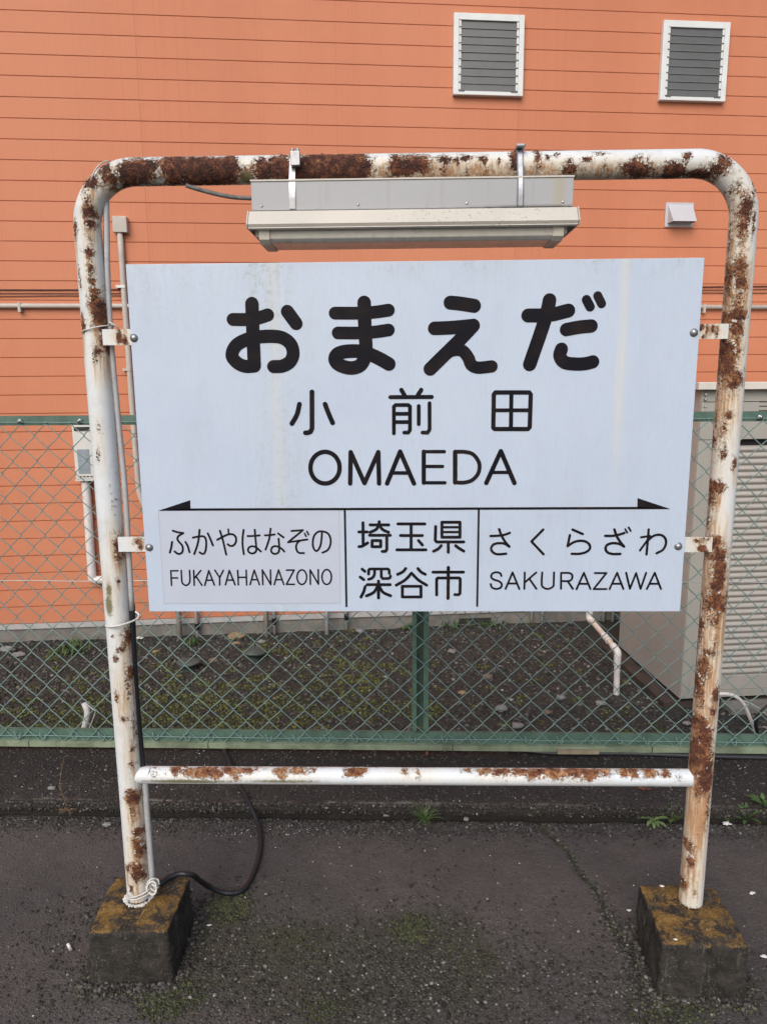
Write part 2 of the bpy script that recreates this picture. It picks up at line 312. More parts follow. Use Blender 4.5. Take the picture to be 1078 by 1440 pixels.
# ---------------------------------------------------------------- mesh helpers
class MB:
    def __init__(s): s.v = []; s.f = []; s.mi = []
    def box(s, x0, x1, y0, y1, z0, z1, mi=0):
        b = len(s.v)
        s.v += [(x, y, z) for z in (z0, z1) for y in (y0, y1) for x in (x0, x1)]
        for q in ((0, 2, 3, 1), (4, 5, 7, 6), (0, 1, 5, 4), (2, 6, 7, 3), (0, 4, 6, 2), (1, 3, 7, 5)):
            s.f.append([b+i for i in q]); s.mi.append(mi)
        return s
    def prism_x(s, prof, x0, x1, mi=0):        # profile of (y, z), extruded along x
        b = len(s.v); n = len(prof)
        s.v += [(x0, y, z) for y, z in prof]+[(x1, y, z) for y, z in prof]
        for i in range(n):
            j = (i+1) % n; s.f.append([b+i, b+j, b+n+j, b+n+i]); s.mi.append(mi)
        s.f.append([b+i for i in range(n)][::-1]); s.f.append([b+n+i for i in range(n)]); s.mi += [mi, mi]
        return s
    def tube(s, pts, r, seg=10, caps=True, closed=False, mi=0):
        P = [Vector(p) for p in pts]; n = len(P); b = len(s.v)
        rr = r if isinstance(r, (list, tuple)) else [r]*n
        T = []
        for i in range(n):
            a = P[i-1] if (i or closed) else P[i]; c = P[(i+1) % n] if (i < n-1 or closed) else P[i]
            T.append((c-a).normalized())
        up = Vector((0, 0, 1)) if abs(T[0].z) < .9 else Vector((0, 1, 0))
        nx = T[0].cross(up).normalized()
        for i in range(n):
            nx = (nx-T[i]*nx.dot(T[i])).normalized(); ny = T[i].cross(nx)
            for k in range(seg):
                a = 2*math.pi*k/seg; s.v.append(tuple(P[i]+nx*math.cos(a)*rr[i]+ny*math.sin(a)*rr[i]))
        for i in range(n if closed else n-1):
            j = (i+1) % n
            for k in range(seg):
                k2 = (k+1) % seg; s.f.append([b+i*seg+k, b+i*seg+k2, b+j*seg+k2, b+j*seg+k]); s.mi.append(mi)
        if caps and not closed:
            s.f.append([b+k for k in range(seg)]); s.f.append([b+(n-1)*seg+k for k in range(seg)][::-1]); s.mi += [mi, mi]
        return s
    def ball(s, c, r, sub=2, jit=0.0, seed=0, sq=(1, 1, 1), mi=0):
        bm = bmesh.new(); bmesh.ops.create_icosphere(bm, subdivisions=sub, radius=1); b = len(s.v)
        for v in bm.verts:
            k = 1+jit*mn.noise(v.co*1.6+Vector((seed*7.3, seed*3.1, 0))); s.v.append((c[0]+v.co.x*r*sq[0]*k, c[1]+v.co.y*r*sq[1]*k, c[2]+v.co.z*r*sq[2]*k))
        for f in bm.faces: s.f.append([b+v.index for v in f.verts]); s.mi.append(mi)
        bm.free(); return s
    def build(s, name, mats, parent=None, smooth=False, bev=0.0, loc=(0, 0, 0), rot=0.0, origin=None, auto=False):
        me = bpy.data.meshes.new(name)
        V = s.v
        if origin is not None:
            V = [(x-origin[0], y-origin[1], z-origin[2]) for x, y, z in V]; loc = origin
        me.from_pydata(V, [], s.f); mats = mats if isinstance(mats, list) else [mats]
        for m in mats: me.materials.append(m)
        if any(s.mi): me.polygons.foreach_set('material_index', s.mi)
        me.update()
        bm = bmesh.new(); bm.from_mesh(me); bmesh.ops.recalc_face_normals(bm, faces=bm.faces); bm.to_mesh(me); bm.free()
        if smooth: me.shade_smooth()
        if auto:
            me.shade_smooth()
            try: me.set_sharp_from_angle(angle=R_(40))
            except Exception: pass
        o = bpy.data.objects.new(name, me); COL.objects.link(o); o.location = loc; o.rotation_euler.z = rot
        if parent: o.parent = parent
        if bev:
            md = o.modifiers.new('bevel', 'BEVEL'); md.width = bev; md.segments = 2; md.limit_method = 'ANGLE'
        return o
def tag(o, label=None, cat=None, group=None, kind=None):
    for k, v in (('label', label), ('category', cat), ('group', group), ('kind', kind)):
        if v: o[k] = v
    return o
def empty(name, loc, rz=0.0, label=None, cat=None, group=None):
    o = bpy.data.objects.new(name, None); COL.objects.link(o); o.location = loc; o.rotation_euler.z = rz; o.empty_display_size = .1
    return tag(o, label, cat, group)
def share(o, loc, parent=None, name=None):
    c = o.copy(); COL.objects.link(c); c.location = loc; c.parent = parent or o.parent; return c
def smooth_path(P, k=6):
    P = [np.array(p, float) for p in P]; Q = [2*P[0]-P[1]]+P+[2*P[-1]-P[-2]]; out = []
    for i in range(1, len(Q)-2):
        a, b, c, d = Q[i-1:i+3]
        for j in range(k):
            t = j/k; out.append(.5*((2*b)+(c-a)*t+(2*a-5*b+4*c-d)*t*t+(-a+3*b-3*c+d)*t**3))
    out.append(P[-1]); return out
rng = np.random.default_rng(7)
def scatter(name, C, S, tint, mat, sub=0, jit=.25, flat=(1, 1, .6), kind='stuff', label=None, cat=None, parent=None):
    """thousands of little stones or moss cushions joined into one mesh"""
    bm = bmesh.new(); bmesh.ops.create_icosphere(bm, subdivisions=1 if sub == 0 else sub, radius=1)
    bm.verts.ensure_lookup_table(); bmesh.ops.triangulate(bm, faces=bm.faces)
    B = np.array([v.co for v in bm.verts]); Fc = np.array([[v.index for v in f.verts] for f in bm.faces]); bm.free()
    n = len(C); C = np.asarray(C); S = np.asarray(S)
    a = rng.uniform(0, 6.283, n); ca, sa = np.cos(a), np.sin(a)
    V = B[None]*(1+rng.uniform(-jit, jit, (n, len(B), 1)))*(rng.uniform(.7, 1.3, (n, 1, 3))*np.array(flat))*S[:, None, None]
    x = V[..., 0]*ca[:, None]-V[..., 1]*sa[:, None]; y = V[..., 0]*sa[:, None]+V[..., 1]*ca[:, None]
    V = np.stack([x, y, V[..., 2]], -1)+C[:, None]
    Fa = (Fc[None]+(np.arange(n)*len(B))[:, None, None]).reshape(-1, 3)
    return rawmesh(name, V.reshape(-1, 3), Fa, np.repeat(tint, len(B)), mat, kind, label, cat, parent)
def rawmesh(name, V, F, tint, mat, kind='stuff', label=None, cat=None, parent=None):
    me = bpy.data.meshes.new(name); me.vertices.add(len(V)); me.vertices.foreach_set('co', V.astype('f').ravel())
    k = F.shape[1]; me.loops.add(F.size); me.loops.foreach_set('vertex_index', F.astype('i').ravel())
    me.polygons.add(len(F)); me.polygons.foreach_set('loop_start', np.arange(0, F.size, k, dtype='i')); me.update(calc_edges=True)
    at = me.attributes.new('tint', 'FLOAT', 'POINT'); at.data.foreach_set('value', np.asarray(tint, 'f'))
    me.materials.append(mat); o = bpy.data.objects.new(name, me); COL.objects.link(o)
    if parent: o.parent = parent
    return tag(o, label, cat, None, kind)
def setattr_f(me, name, vals):
    a = me.attributes.new(name, 'FLOAT', 'POINT'); a.data.foreach_set('value', np.asarray(vals, 'f'))
def fbm(x, y, s, seed=0, oc=4):
    return mn.fractal(Vector((x*s+seed*11.7, y*s-seed*5.3, seed*2.1)), .8, 2.1, oc)

# ================================================================ GROUND
def axis(lo, hi, a, b, fine, grow=1.35):
    L = list(np.arange(a, b+fine/2, fine)); st = fine; x = L[-1]
    while x < hi: st *= grow; x = min(x+st, hi); L.append(x)
    st = fine; x = L[0]; pre = []
    while x > lo: st *= grow; x = max(x-st, lo); pre.append(x)
    return pre[::-1]+L
def grid(name, xs, ys, zf, mat, extra=None):
    nx, ny = len(xs), len(ys); V = []; ex = []
    for j, y in enumerate(ys):
        for i, x in enumerate(xs):
            p = zf(x, y); V.append(p if isinstance(p, tuple) else (x, y, p))
            if extra: ex.append(extra(V[-1][0], V[-1][1]))
    F = [(j*nx+i, j*nx+i+1, (j+1)*nx+i+1, (j+1)*nx+i) for j in range(ny-1) for i in range(nx-1)]
    me = bpy.data.meshes.new(name); me.from_pydata(V, [], F); me.materials.append(mat); me.shade_smooth()
    if extra: setattr_f(me, 'moss', ex)
    o = bpy.data.objects.new(name, me); COL.objects.link(o); o['kind'] = 'structure'; return o

kerb_y = lambda x: .603-.008*x+.006*mn.noise(Vector((x*5, 3.3, 0)))+.003*mn.noise(Vector((x*31, 1.3, 0)))
CRK = [on_z(*q, 0)[:2] for q in ((752, 1150), (768, 1168), (800, 1196), (812, 1222), (838, 1248), (850, 1280), (866, 1310), (890, 1345), (900, 1390), (905, 1440))]
def seg_d(x, y, P):
    best = 9
    for a, b in zip(P[:-1], P[1:]):
        d = b-a; t = max(0, min(1, ((x-a[0])*d[0]+(y-a[1])*d[1])/(d @ d))); e = math.hypot(x-a[0]-d[0]*t, y-a[1]-d[1]*t); best = min(best, e)
    return best
MOSSP = [(*on_z(px, py, 0)[:2], r, a) for px, py, r, a in ((325, 1272, .07, 1.0), (580, 1306, .065, 1.0), (400, 1345, .17, .75), (540, 1350, .22, .75), (640, 1350, .15, .6), (330, 1340, .12, .6), (240, 1405, .13, .7), (80, 1320, .09, .5), (960, 1415, .12, .6), (900, 1420, .07, .8), (590, 1160, .1, .5), (640, 1300, .08, .45), (700, 1420, .2, .35), (450, 1420, .2, .5), (150, 1290, .05, .7), (105, 1390, .1, .5), (280, 1330, .08, .6))]
def mossf(x, y):
    v = sum(a*math.exp(-((x-mx)**2+(y-my)**2)/r**2) for mx, my, r, a in MOSSP)
    ky = .6-.008*x
    v += .8*math.exp(-((y-(ky-.03))/.035)**2)*(.5+.5*mn.noise(Vector((x*4, 0, 2))))
    if .4 < x < .8: v += .9*math.exp(-(seg_d(x, y, CRK)/.012)**2)
    return v
def zplat(x, y):
    z = .004*fbm(x, y, 1.1, 1)+.0016*fbm(x, y, 14, 2)
    if -.6 < y: z += .0016*mn.noise(Vector((x*70, y*70, 0)))
    ky = .603-.008*x
    z -= .006*math.exp(-((y-(ky-.045))/.05)**2)+.016*math.exp(-((y-ky)/.013)**2)*(.6+.4*mn.noise(Vector((x*9, 2, 7))))
    if .4 < x < .8 and -.4 < y < .62: z -= .014*math.exp(-(seg_d(x, y, CRK)/.0095)**2)
    return z
xs = axis(-25, 25, -1.55, 1.45, .0085); ys = [y for y in axis(-9, .6, -.42, .57, .0085) if y < .59]+[.6]
def zp(x, y):
    if y == .6: return (x, kerb_y(x)+.004, zplat(x, .6)-.006)
    return zplat(x, y)
grid('platform_pavement', xs, ys, zp, M['asphalt'], mossf)
xs2 = axis(-25, 25, -1.75, 1.6, .0075)
prof = [(.008, -.03), (.005, .010), (0.0, .026), (.006, .034), (.022, .037)]
def zs(x, t):
    ky = kerb_y(x)
    if t < 5:
        o, z = prof[int(t)]; k = .006*mn.noise(Vector((x*14, 5, t*.4)))+.005*mn.noise(Vector((x*47, 2, t)))+.002*mn.noise(Vector((x*130, 2, t)))
        return (x, ky+o+(k if t > 0 else 0), z+(k*.8 if t > 1 else 0))
    y = ky+.022+(t-5+1)*.011
    z = .035+.0035*fbm(x, y, 3, 5)+.0022*mn.noise(Vector((x*55, y*55, 1)))+.002*fbm(x, y, 22, 4)
    return (x, y, z)
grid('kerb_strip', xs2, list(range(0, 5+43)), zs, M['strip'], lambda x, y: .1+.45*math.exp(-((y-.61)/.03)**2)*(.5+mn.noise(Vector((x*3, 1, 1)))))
mb = MB(); mb.box(-25, 25, 1.072, 1.15, GZ-.3, .015); tag(mb.build('platform_edge_wall', M['edgewall']), kind='structure')
xs3 = axis(-150, 150, -3.0, 2.6, .035); ys3 = axis(1.3, 160, 1.4, 4.75, .035)
ys3 = [y for y in ys3 if y >= 1.3]
def zyard(x, y): return GZ+(.012*fbm(x, y, 1.4, 8)+.006*mn.noise(Vector((x*13, y*13, 0))) if y < 6 and abs(x) < 5 else 0)
def ymoss(x, y):
    if not (-4 < x < 3 and y < 4.7): return .2
    v = .55*math.exp(-((x+.9)/1.0)**2-((y-2.7)/.9)**2)+.35*math.exp(-((x+2.3)/.9)**2-((y-2.5)/1.)**2)+.2*math.exp(-((x-.9)/.5)**2-((y-2.4)/.5)**2)
    return v+.35*fbm(x, y, 2.5, 3)
grid('yard_ground', xs3, ys3, zyard, M['soil'], lambda x, y: max(0, ymoss(x, y)))
# rest of the ground behind the platform, a few mm under the yard level
mb = MB(); mb.box(-150, 150, -150, 1.2, GZ-.4, GZ-.01); tag(mb.build('track_bed_ground', M['soil']), kind='structure')

# ================================================================ ORANGE BUILDING
bld = empty('orange_building', (0, 4.53, GZ), BA, 'orange clapboard-sided building with two small louvre windows behind the station sign', 'building')
PIT = .1517; Z0 = -.507-GZ
def bbox(name, mat, u0, u1, y0, y1, z0, z1, parent=None, bev=0.0, label=None):
    mb = MB(); mb.box(u0, u1, y0, y1, z0, z1); o = mb.build(name, mat, parent or bld, bev=bev)
    if label: o['label'] = label
    return o
L = 3.03; u_joint = wall(194, 100)[0]
pr = [(.016, 0), (.009, 0), (.0045, .0042), (.0012, .0055), (0, .008), (0, PIT), (.016, PIT)]
bm0 = MB(); bm0.prism_x([(y, z) for y, z in pr], .0006, L-.0006)
NB_ = 37; cols = range(-2, 3)
first = None
for i in range(NB_):
    for c in cols:
        x = u_joint+c*L
        if first is None: first = o = bm0.build('siding_board', M['siding'], bld, loc=(x, 0, Z0))
        else: o = share(first, (x, 0, Z0+i*PIT), bld)
U0 = u_joint-2*L; U1 = u_joint+3*L; ZT = Z0+NB_*PIT
bbox('wall_core', M['foundation'], U0+.01, U1-.01, .017, 7.0, 0.0, ZT-.01)
bbox('base_flashing', M['flashing'], U0, U1, -.012, .016, Z0-.045, Z0-.001)
bbox('foundation', M['foundation'], U0, U1, .003, .0165, -.10, Z0-.046)
bbox('roof', M['flashing'], U0-.2, U1+.2, -.25, 7.2, ZT, ZT+.12)
for px in ((645, 690, 862, 867),):
    a = wall(px[0], 862); b = wall(px[1], 867)
    bbox('foundation_vent', M['dark'], a[0], b[0], -.004, .002, .02, .07)

def louvre(px, lab):
    (x0, y0), (x1, y1) = px
    u0, z1 = wall(x0, y0, .04); u1, z0 = wall(x1, y1, .04)
    f = MB(); d = -.045; fw = .042
    f.box(u0, u0+fw, d, -.001, z0, z1); f.box(u1-fw, u1, d, -.001, z0, z1)
    f.box(u0+fw, u1-fw, d, -.001, z1-.05, z1); f.box(u0+fw, u1-fw, d, -.001, z0, z0+.028)
    fr = f.build('louvre_window', M['aluwhite'], bld, bev=.0025); fr['label'] = lab
    iu0, iu1, iz0, iz1 = u0+fw, u1-fw, z0+.028, z1-.05
    p = MB(); p.box(iu0, iu1, -.006, -.002, iz0, iz1); p.build('dark_backing', M['dark'], fr)  # dark sheet standing in for the unlit room behind the slats
    h = MB(); h.box(iu0+.002, iu0+.018, -.0395, -.008, iz0, iz1); h.box(iu1-.018, iu1-.002, -.0395, -.008, iz0, iz1); h.build('slat_carrier', M['aluwhite'], fr)
    n = 9; sp = (iz1-iz0)/n
    for k in range(n):
        z = iz0+k*sp; s = MB()
        s.prism_x([(-.036, z+.002), (-.033, z-.001), (-.0275, z+sp+.001), (-.0305, z+sp+.004)], iu0+.018, iu1-.018, 0)
        s.box(iu0+.018, iu1-.018, -.0375, -.0355, z-.0005, z+.003, 1)
        s.build('glass_slat', [M['slatglass'], M['slatedge']], fr)
        c = MB(); c.box(iu0, iu0+.019, -.040, -.035, z+.001, z+.012); c.box(iu1-.019, iu1, -.040, -.035, z+.001, z+.012); c.build('slat_clip', M['clip'], fr)
    for a, b in ((iu0+.004, iu0+.05), (iu1-.06, iu1-.004)):
        c = MB(); c.box(a, b, -.0465, -.037, iz0-.006, iz0+.008); c.build('crank_stop', M['clip'], fr)
louvre(((638, 17.5), (734.5, 135.5)), 'left louvre window')
louvre(((933, 28), (1018.5, 143)), 'right louvre window')

# vent hood
u0, z1 = wall(935, 285); u1, z0 = wall(972, 320)
v = MB(); v.box(u0, u1, -.012, -.001, z0, z1); vo = v.build('vent_hood', M['hood'], bld, bev=.003)
v = MB(); a, b = u0+.022, u1-.012; zt, zb = z1-.018, z0+.030
v.v = [(a, -.012, zt), (b, -.012, zt), (a+.012, -.020, zt-.004), (b-.002, -.020, zt-.004), (a+.008, -.105, zb), (b-.002, -.105, zb), (a, -.012, zb), (b, -.012, zb)]
v.f = [[0, 1, 3, 2], [2, 3, 5, 4], [0, 2, 4, 6], [1, 7, 5, 3]]; v.mi = [0]*4
h = v.build('hood_cowl', M['hood'], vo); md = h.modifiers.new('thick', 'SOLIDIFY'); md.thickness = .002

# conduits and cables on the wall
zc = wall(0, 430.5)[1]
def wtube(name, mat, pts, r, seg=10, smooth=True):
    mb = MB(); mb.tube(pts, r, seg); return mb.build(name, mat, bld, smooth=smooth)
wtube('horizontal_conduit', M['wallpipe'], [(U0, -.024, zc), (U1, -.024, zc)], .0195, 12)
for uu in [-5.2, wall(30, 431)[0], -1.0, 1.2, wall(1040, 430)[0]-.35, 4.2]:
    bbox('pipe_clip', M['wallpipe'], uu-.01, uu+.01, -.046, -.001, zc-.05, zc+.024)
for (ya, yb, r) in ((407.5, 403, .0055), (413, 407, .0035), (417, 411.5, .0035)):
    P = []
    za, zb = wall(0, ya)[1], wall(1078, yb)[1]
    for k in range(41):
        t = k/40; u = U0+(U1-U0)*t; P.append((u, -.008, za+(zb-za)*(u+3.3)/6.6+.003*math.sin(u*2.6+ya)))
    wtube('wall_cable', M['wirepaint'], P, r, 6)
u, zt = wall(170, 325); 
zl = wall(190, 690)[1]
wtube('vertical_conduit', M['wallpipe'], smooth_path([(u, -.03, zt-.02), (u, -.03, 2.4), (u+.005, -.03, zl+.15), (u+.02, -.032, zl-.05), (u+.07, -.034, zl-.18), (u+.13, -.034, zl-.3), (u+.15, -.034, zl-.7)], 6), .0235, 12)
ju0, jz1 = wall(158, 304, .05); ju1, jz0 = wall(179.5, 327, .05)
j = MB(); j.box(ju0, ju1, -.062, -.001, jz0, jz1); j.build('junction_box', M['wallpipe'], bld, bev=.004)
cu, cz = wall(172, 404); bbox('pipe_clip', M['aluwhite'], cu-.035, cu+.035, -.056, -.001, cz-.010, cz+.010)
cz2 = wall(180, 520)[1]; bbox('pipe_clip', M['wallpipe'], cu-.03, cu+.035, -.056, -.001, cz2-.010, cz2+.010)
# meter box
mu0, mz1 = wall(101, 597, .1); mu1, mz0 = wall(136, 675, .1); mu1 = mu0+.24
m = MB(); m.box(mu0, mu1, -.11, -.001, mz0+.01, mz1); mo = m.build('meter_box', M['meter'], bld, bev=.008)
m = MB(); m.box(mu0+.03, mu0+.125, -.1145, -.109, mz0+.06, mz0+.26); m.build('window', M['meterwin'], mo)
m = MB(); m.box(mu0+.02, mu1-.02, -.118, -.109, mz1-.05, mz1-.02); m.build('hasp', M['dark'], mo)
m = MB()
for k in range(4): m.box(mu0+.03+k*.03, mu0+.05+k*.03, -.1135, -.109, mz0+.028, mz0+.036)
m.build('rating_plate', M['dark'], mo)
m = MB(); m.box(mu0-.006, mu1+.006, -.116, -.001, mz0-.004, mz0+.0095); m.build('base_lip', M['meter'], mo)
pa = wall(121, 682, .05); pb = wall(132, 815, .05)
wtube('meter_conduit', M['pvc'], smooth_path([(pa[0], -.05, pa[1]+.03), (pa[0], -.05, pa[1]-.2), (pb[0]-.01, -.05, pb[1]+.05), (pb[0], -.05, pb[1]), (pb[0]+.06, -.05, pb[1]-.005), (pb[0]+.2, -.05, pb[1]-.005)], 6), .036, 14)
wtube('meter_conduit', M['wallpipe'], [(pa[0]+.075, -.03, pa[1]+.03), (pa[0]+.075, -.03, pa[1]-.10), (pa[0]+.14, -.03, pa[1]-.13)], .012, 8)
# pipes coming down at the foot of the wall
for (px, py, r, mt, band, out) in ((254, 908, .024, 'wallpipe', 0, .10), (278, 896, .017, 'pvc', 1, .05), (375.3, 896.8, .023, 'wallpipe', 0, .10), (386, 888.5, .016, 'pvc', 1, .05), (460, 891.5, .021, 'aluwhite', 0, .10), (487, 882, .015, 'pvc', 1, .05), (747, 870, .015, 'aluwhite', 0, .06), (762, 870, .015, 'aluwhite', 0, .06), (848, 871, .013, 'aluwhite', 0, .06), (861, 871, .013, 'aluwhite', 0, .06)):
    uu = wall(px, py, out)[0]; zb = max(-.02, wall(px, py, out)[1])
    o = wtube('down_pipe', M[mt], [(uu, -out, zb-.02), (uu, -out, 1.05), (uu, 0.0, 1.12)], r, 10)
    if band:
        mb = MB(); mb.tube([(uu, -out, zb+.07), (uu, -out, zb+.13)], r+.004, 10); mb.build('band', M['rubber'], o, smooth=False)

# ================================================================ SHED
shc = on_z(956, 985, -.615)
shed = empty('storage_shed', (shc[0], shc[1], GZ), BA, 'beige steel storage shed with a ribbed roller shutter, right of the sign', 'shed')
def sbox(name, mat, x0, x1, y0, y1, z0, z1, parent=None, bev=0.0):
    mb = MB(); mb.box(x0, x1, y0, y1, z0-GZ, z1-GZ); return mb.build(name, mat, parent or shed, bev=bev)
SZ0, SZ1 = -.605, 1.482; SW, SD = 2.75, 1.02
sbox('side_wall', M['shedside'], -.002, .025, .012, SD, SZ0, SZ1)
sbox('side_wall', M['shedside'], SW-.025, SW+.002, .012, SD, SZ0, SZ1)
sbox('back_wall', M['shedside'], .03, SW-.03, SD-.03, SD-.005, SZ0, SZ1)
sbox('floor', M['plinth'], .03, SW-.03, .04, SD-.04, SZ0+.002, SZ0+.03)
OP0, OP1 = .252, 2.42
sbox('door_jamb', M['shed'], 0, OP0, 0, .06, SZ0, 1.165, bev=.003); sbox('door_jamb', M['shed'], OP1, SW, 0, .06, SZ0, 1.165, bev=.003)
sbox('header', M['shed'], 0, SW, -.003, .06, 1.168, 1.405, bev=.003)
sbox('header', M['shed'], 0, SW, .006, .06, 1.409, SZ1, bev=.002)
for k in range(3):
    sbox('vent_slot', M['dark'], .385, .62, -.0055, -.002, 1.348+k*.028, 1.353+k*.028)
for z in (1.455, 1.425, 1.38):
    mb = MB(); mb.ball((.022, -.004, z-GZ), .010, 1); mb.build('screw', M['bolt'], shed)
sbox('roof', M['shedtrim'], -.05, SW+.05, -.045, SD+.05, 1.485, 1.532, bev=.004)
sbox('sill', M['shed'], OP0, OP1, .002, .07, SZ0, SZ0+.045)
sp = .0427; n = int((1.165-(SZ0+.15))/sp)
prs = []
for k in range(9):
    t = k/8; prs.append((.034-.013*math.sin(math.pi*min(1, t*1.15))**.8 if t < .87 else .034, t*(sp-.001)))
prs = [(y, z) for y, z in prs]+[(.046, sp-.001), (.046, 0)]
sm = MB(); sm.prism_x(prs, OP0+.002, OP1-.002); s0 = None
for k in range(n):
    loc = (0, 0, SZ0+.150-GZ+k*sp)
    if s0 is None: s0 = sm.build('shutter_slat', M['shutter'], shed, loc=loc)
    else: share(s0, loc, shed)
sbox('shutter_bottom_rail', M['shutter'], OP0+.002, OP1-.002, .015, .045, SZ0+.047, SZ0+.148, bev=.003)
sbox('shutter_back', M['dark'], OP0+.002, OP1-.002, .048, .053, SZ0+.047, 1.165)
sbox('plinth', M['plinth'], -.11, SW+.05, .02, SD+.08, GZ-.05, SZ0-.028)
sbox('dark_gap_fill', M['dark'], .05, SW-.05, .05, SD-.05, SZ0-.026, SZ0-.001)  # black filler added for the darkness in the gap under the shed
sbox('front_footing', M['foundation'], .30, SW, -.12, .015, GZ-.05, SZ0-.035)

# ================================================================ FENCE
FY = .995
fen = empty('chain_link_fence', (0, FY, .035), -R_(.6), 'green chain-link fence with galvanised rails behind the station sign', 'fence')
A_, H_ = .0485, .098; ZB = .0729-.035
def fz(z): return z-.035
nwire = 132; wx0 = -1.5876-33*A_+A_/2
def wob(x, z):
    a = mn.noise_vector(Vector((x*2.1, z*2.3, 4.0))); b = mn.noise_vector(Vector((x*13, z*13, 9.0)))
    return .0065*a.x+.0016*b.x, .007*a.y*min(1, (z-.05)*6), .005*a.z+.0014*b.z
for i in range(nwire):
    par = i % 2; cx = wx0+i*A_; P = []
    for k in range(28):
        z = ZB+k*H_/2; s = 1 if (k+par) % 2 else -1; x = s*A_/2; wx, wy, wz = wob(cx+x, z)
        # the wire bends round its neighbour at each crossing
        for dx, dy, dz in ((-s*.0045, -.0009*s, -.0065), (s*.0012, .0024, 0), (-s*.0045, .0009*s, .0065)): P.append((x+dx+wx, dy+wy, z+dz+wz))
    if par == 0: P = P[1:]
    mb = MB(); mb.tube(P, .00205, 6); mb.build('mesh_wire', M['wire'], fen, smooth=True, loc=(cx, 0, 0))
X0, X1 = -3.15, 3.15
def fbox(name, mat, x0, x1, y0, y1, z0, z1, bev=.0):
    mb = MB(); mb.box(x0, x1, y0, y1, fz(z0), fz(z1)); return mb.build(name, mat, fen, bev=bev)
mb = MB(); mb.prism_x([(.006, fz(1.388)), (.006, fz(1.424)), (.046, fz(1.424)), (.046, fz(1.421)), (.009, fz(1.421)), (.009, fz(1.388))], X0, X1); mb.build('top_rail', M['fence'], fen)
mb = MB(); mb.prism_x([(.007, fz(.074)), (.007, fz(.122)), (.024, fz(.122)), (.024, fz(.118)), (.011, fz(.118)), (.011, fz(.074))], X0, X1); mb.build('bottom_rail', M['fence'], fen)
js = [on_y(px, 1048, FY)[0] for px in (40, 293, 636, 914)]
ed = [X0, js[0]-.9]+js+[js[-1]+.9, X1]
for a, b in zip(ed[:-1], ed[1:]):
    mb = MB(); mb.prism_x([(-.012, fz(.052)), (-.012, fz(.0745)), (.055, fz(.0785)), (.055, fz(.0720)), (-.007, fz(.0700)), (-.007, fz(.052))], a+.0015, b-.0015); mb.build('base_angle', M['fencebase'], fen, bev=.0008)
def fpost(x):
    mb = MB(); y0, y1 = .010, .058; z0, z1 = fz(.124), fz(1.385)
    mb.box(x, x+.018, y0, y0+.004, z0, z1); mb.box(x+.014, x+.018, y0+.004, y1, z0, z1)
    mb.box(x+.018, x+.050, y1-.004, y1, z0, z1); mb.box(x+.046, x+.050, y0+.004, y1-.004, z0, z1); mb.box(x+.046, x+.067, y0, y0+.004, z0, z1)
    mb.build('fence_post', M['fence'], fen)
for x in (.017-2.0, .017, .017+2.0): fpost(x)
for z in (.7685, .098, 1.400):
    mb = MB(); mb.tube([(X0+(X1-X0)*k/60, -.0042+.002*math.sin(k), fz(z)+.0012*math.sin(k*1.7)) for k in range(61)], .0018, 6); mb.build('tension_wire', M['galv'] if z == .7685 else M['wire'], fen, smooth=True)
# hooks that lace the mesh to the rails
hk = MB(); hk.tube(smooth_path([(-.012, -.007, .018), (-.006, -.010, .002), (.002, -.011, -.010), (.010, -.008, -.006), (.012, -.002, .008)], 4), .0021, 6); h0 = None
for i in range(33):
    x = -1.99+i*A_*2*1.22; loc = (x+random.uniform(-.01, .01), 0, fz(.098)+random.uniform(-.003, .003))
    h0 = share(h0, loc, fen) if h0 else hk.build('lacing_hook', M['wire'], fen, smooth=True, loc=loc)
bo = MB(); bo.ball((0, 0, 0), .011, 2, sq=(1, .6, 1)); bo.tube([(0, -.012, 0), (0, .006, 0)], .006, 8); b0 = None
for px in (-175, 25, 110, 320, 560, 800, 1065, 1200):
    x = on_y(px, 588, FY)[0]; loc = (x, -.001, fz(1.404)); b0 = share(b0, loc, fen) if b0 else bo.build('rail_bolt', M['bolt'], fen, smooth=True, loc=loc)

# ================================================================ STATION SIGN
sign = empty('station_name_sign', (0, 0, .15), 0, 'white railway station name board in a rusty white pipe frame', 'sign')
SO = Vector((0, 0, .15))
RP = .0303; TOPZ = 2.0165; PX = .75
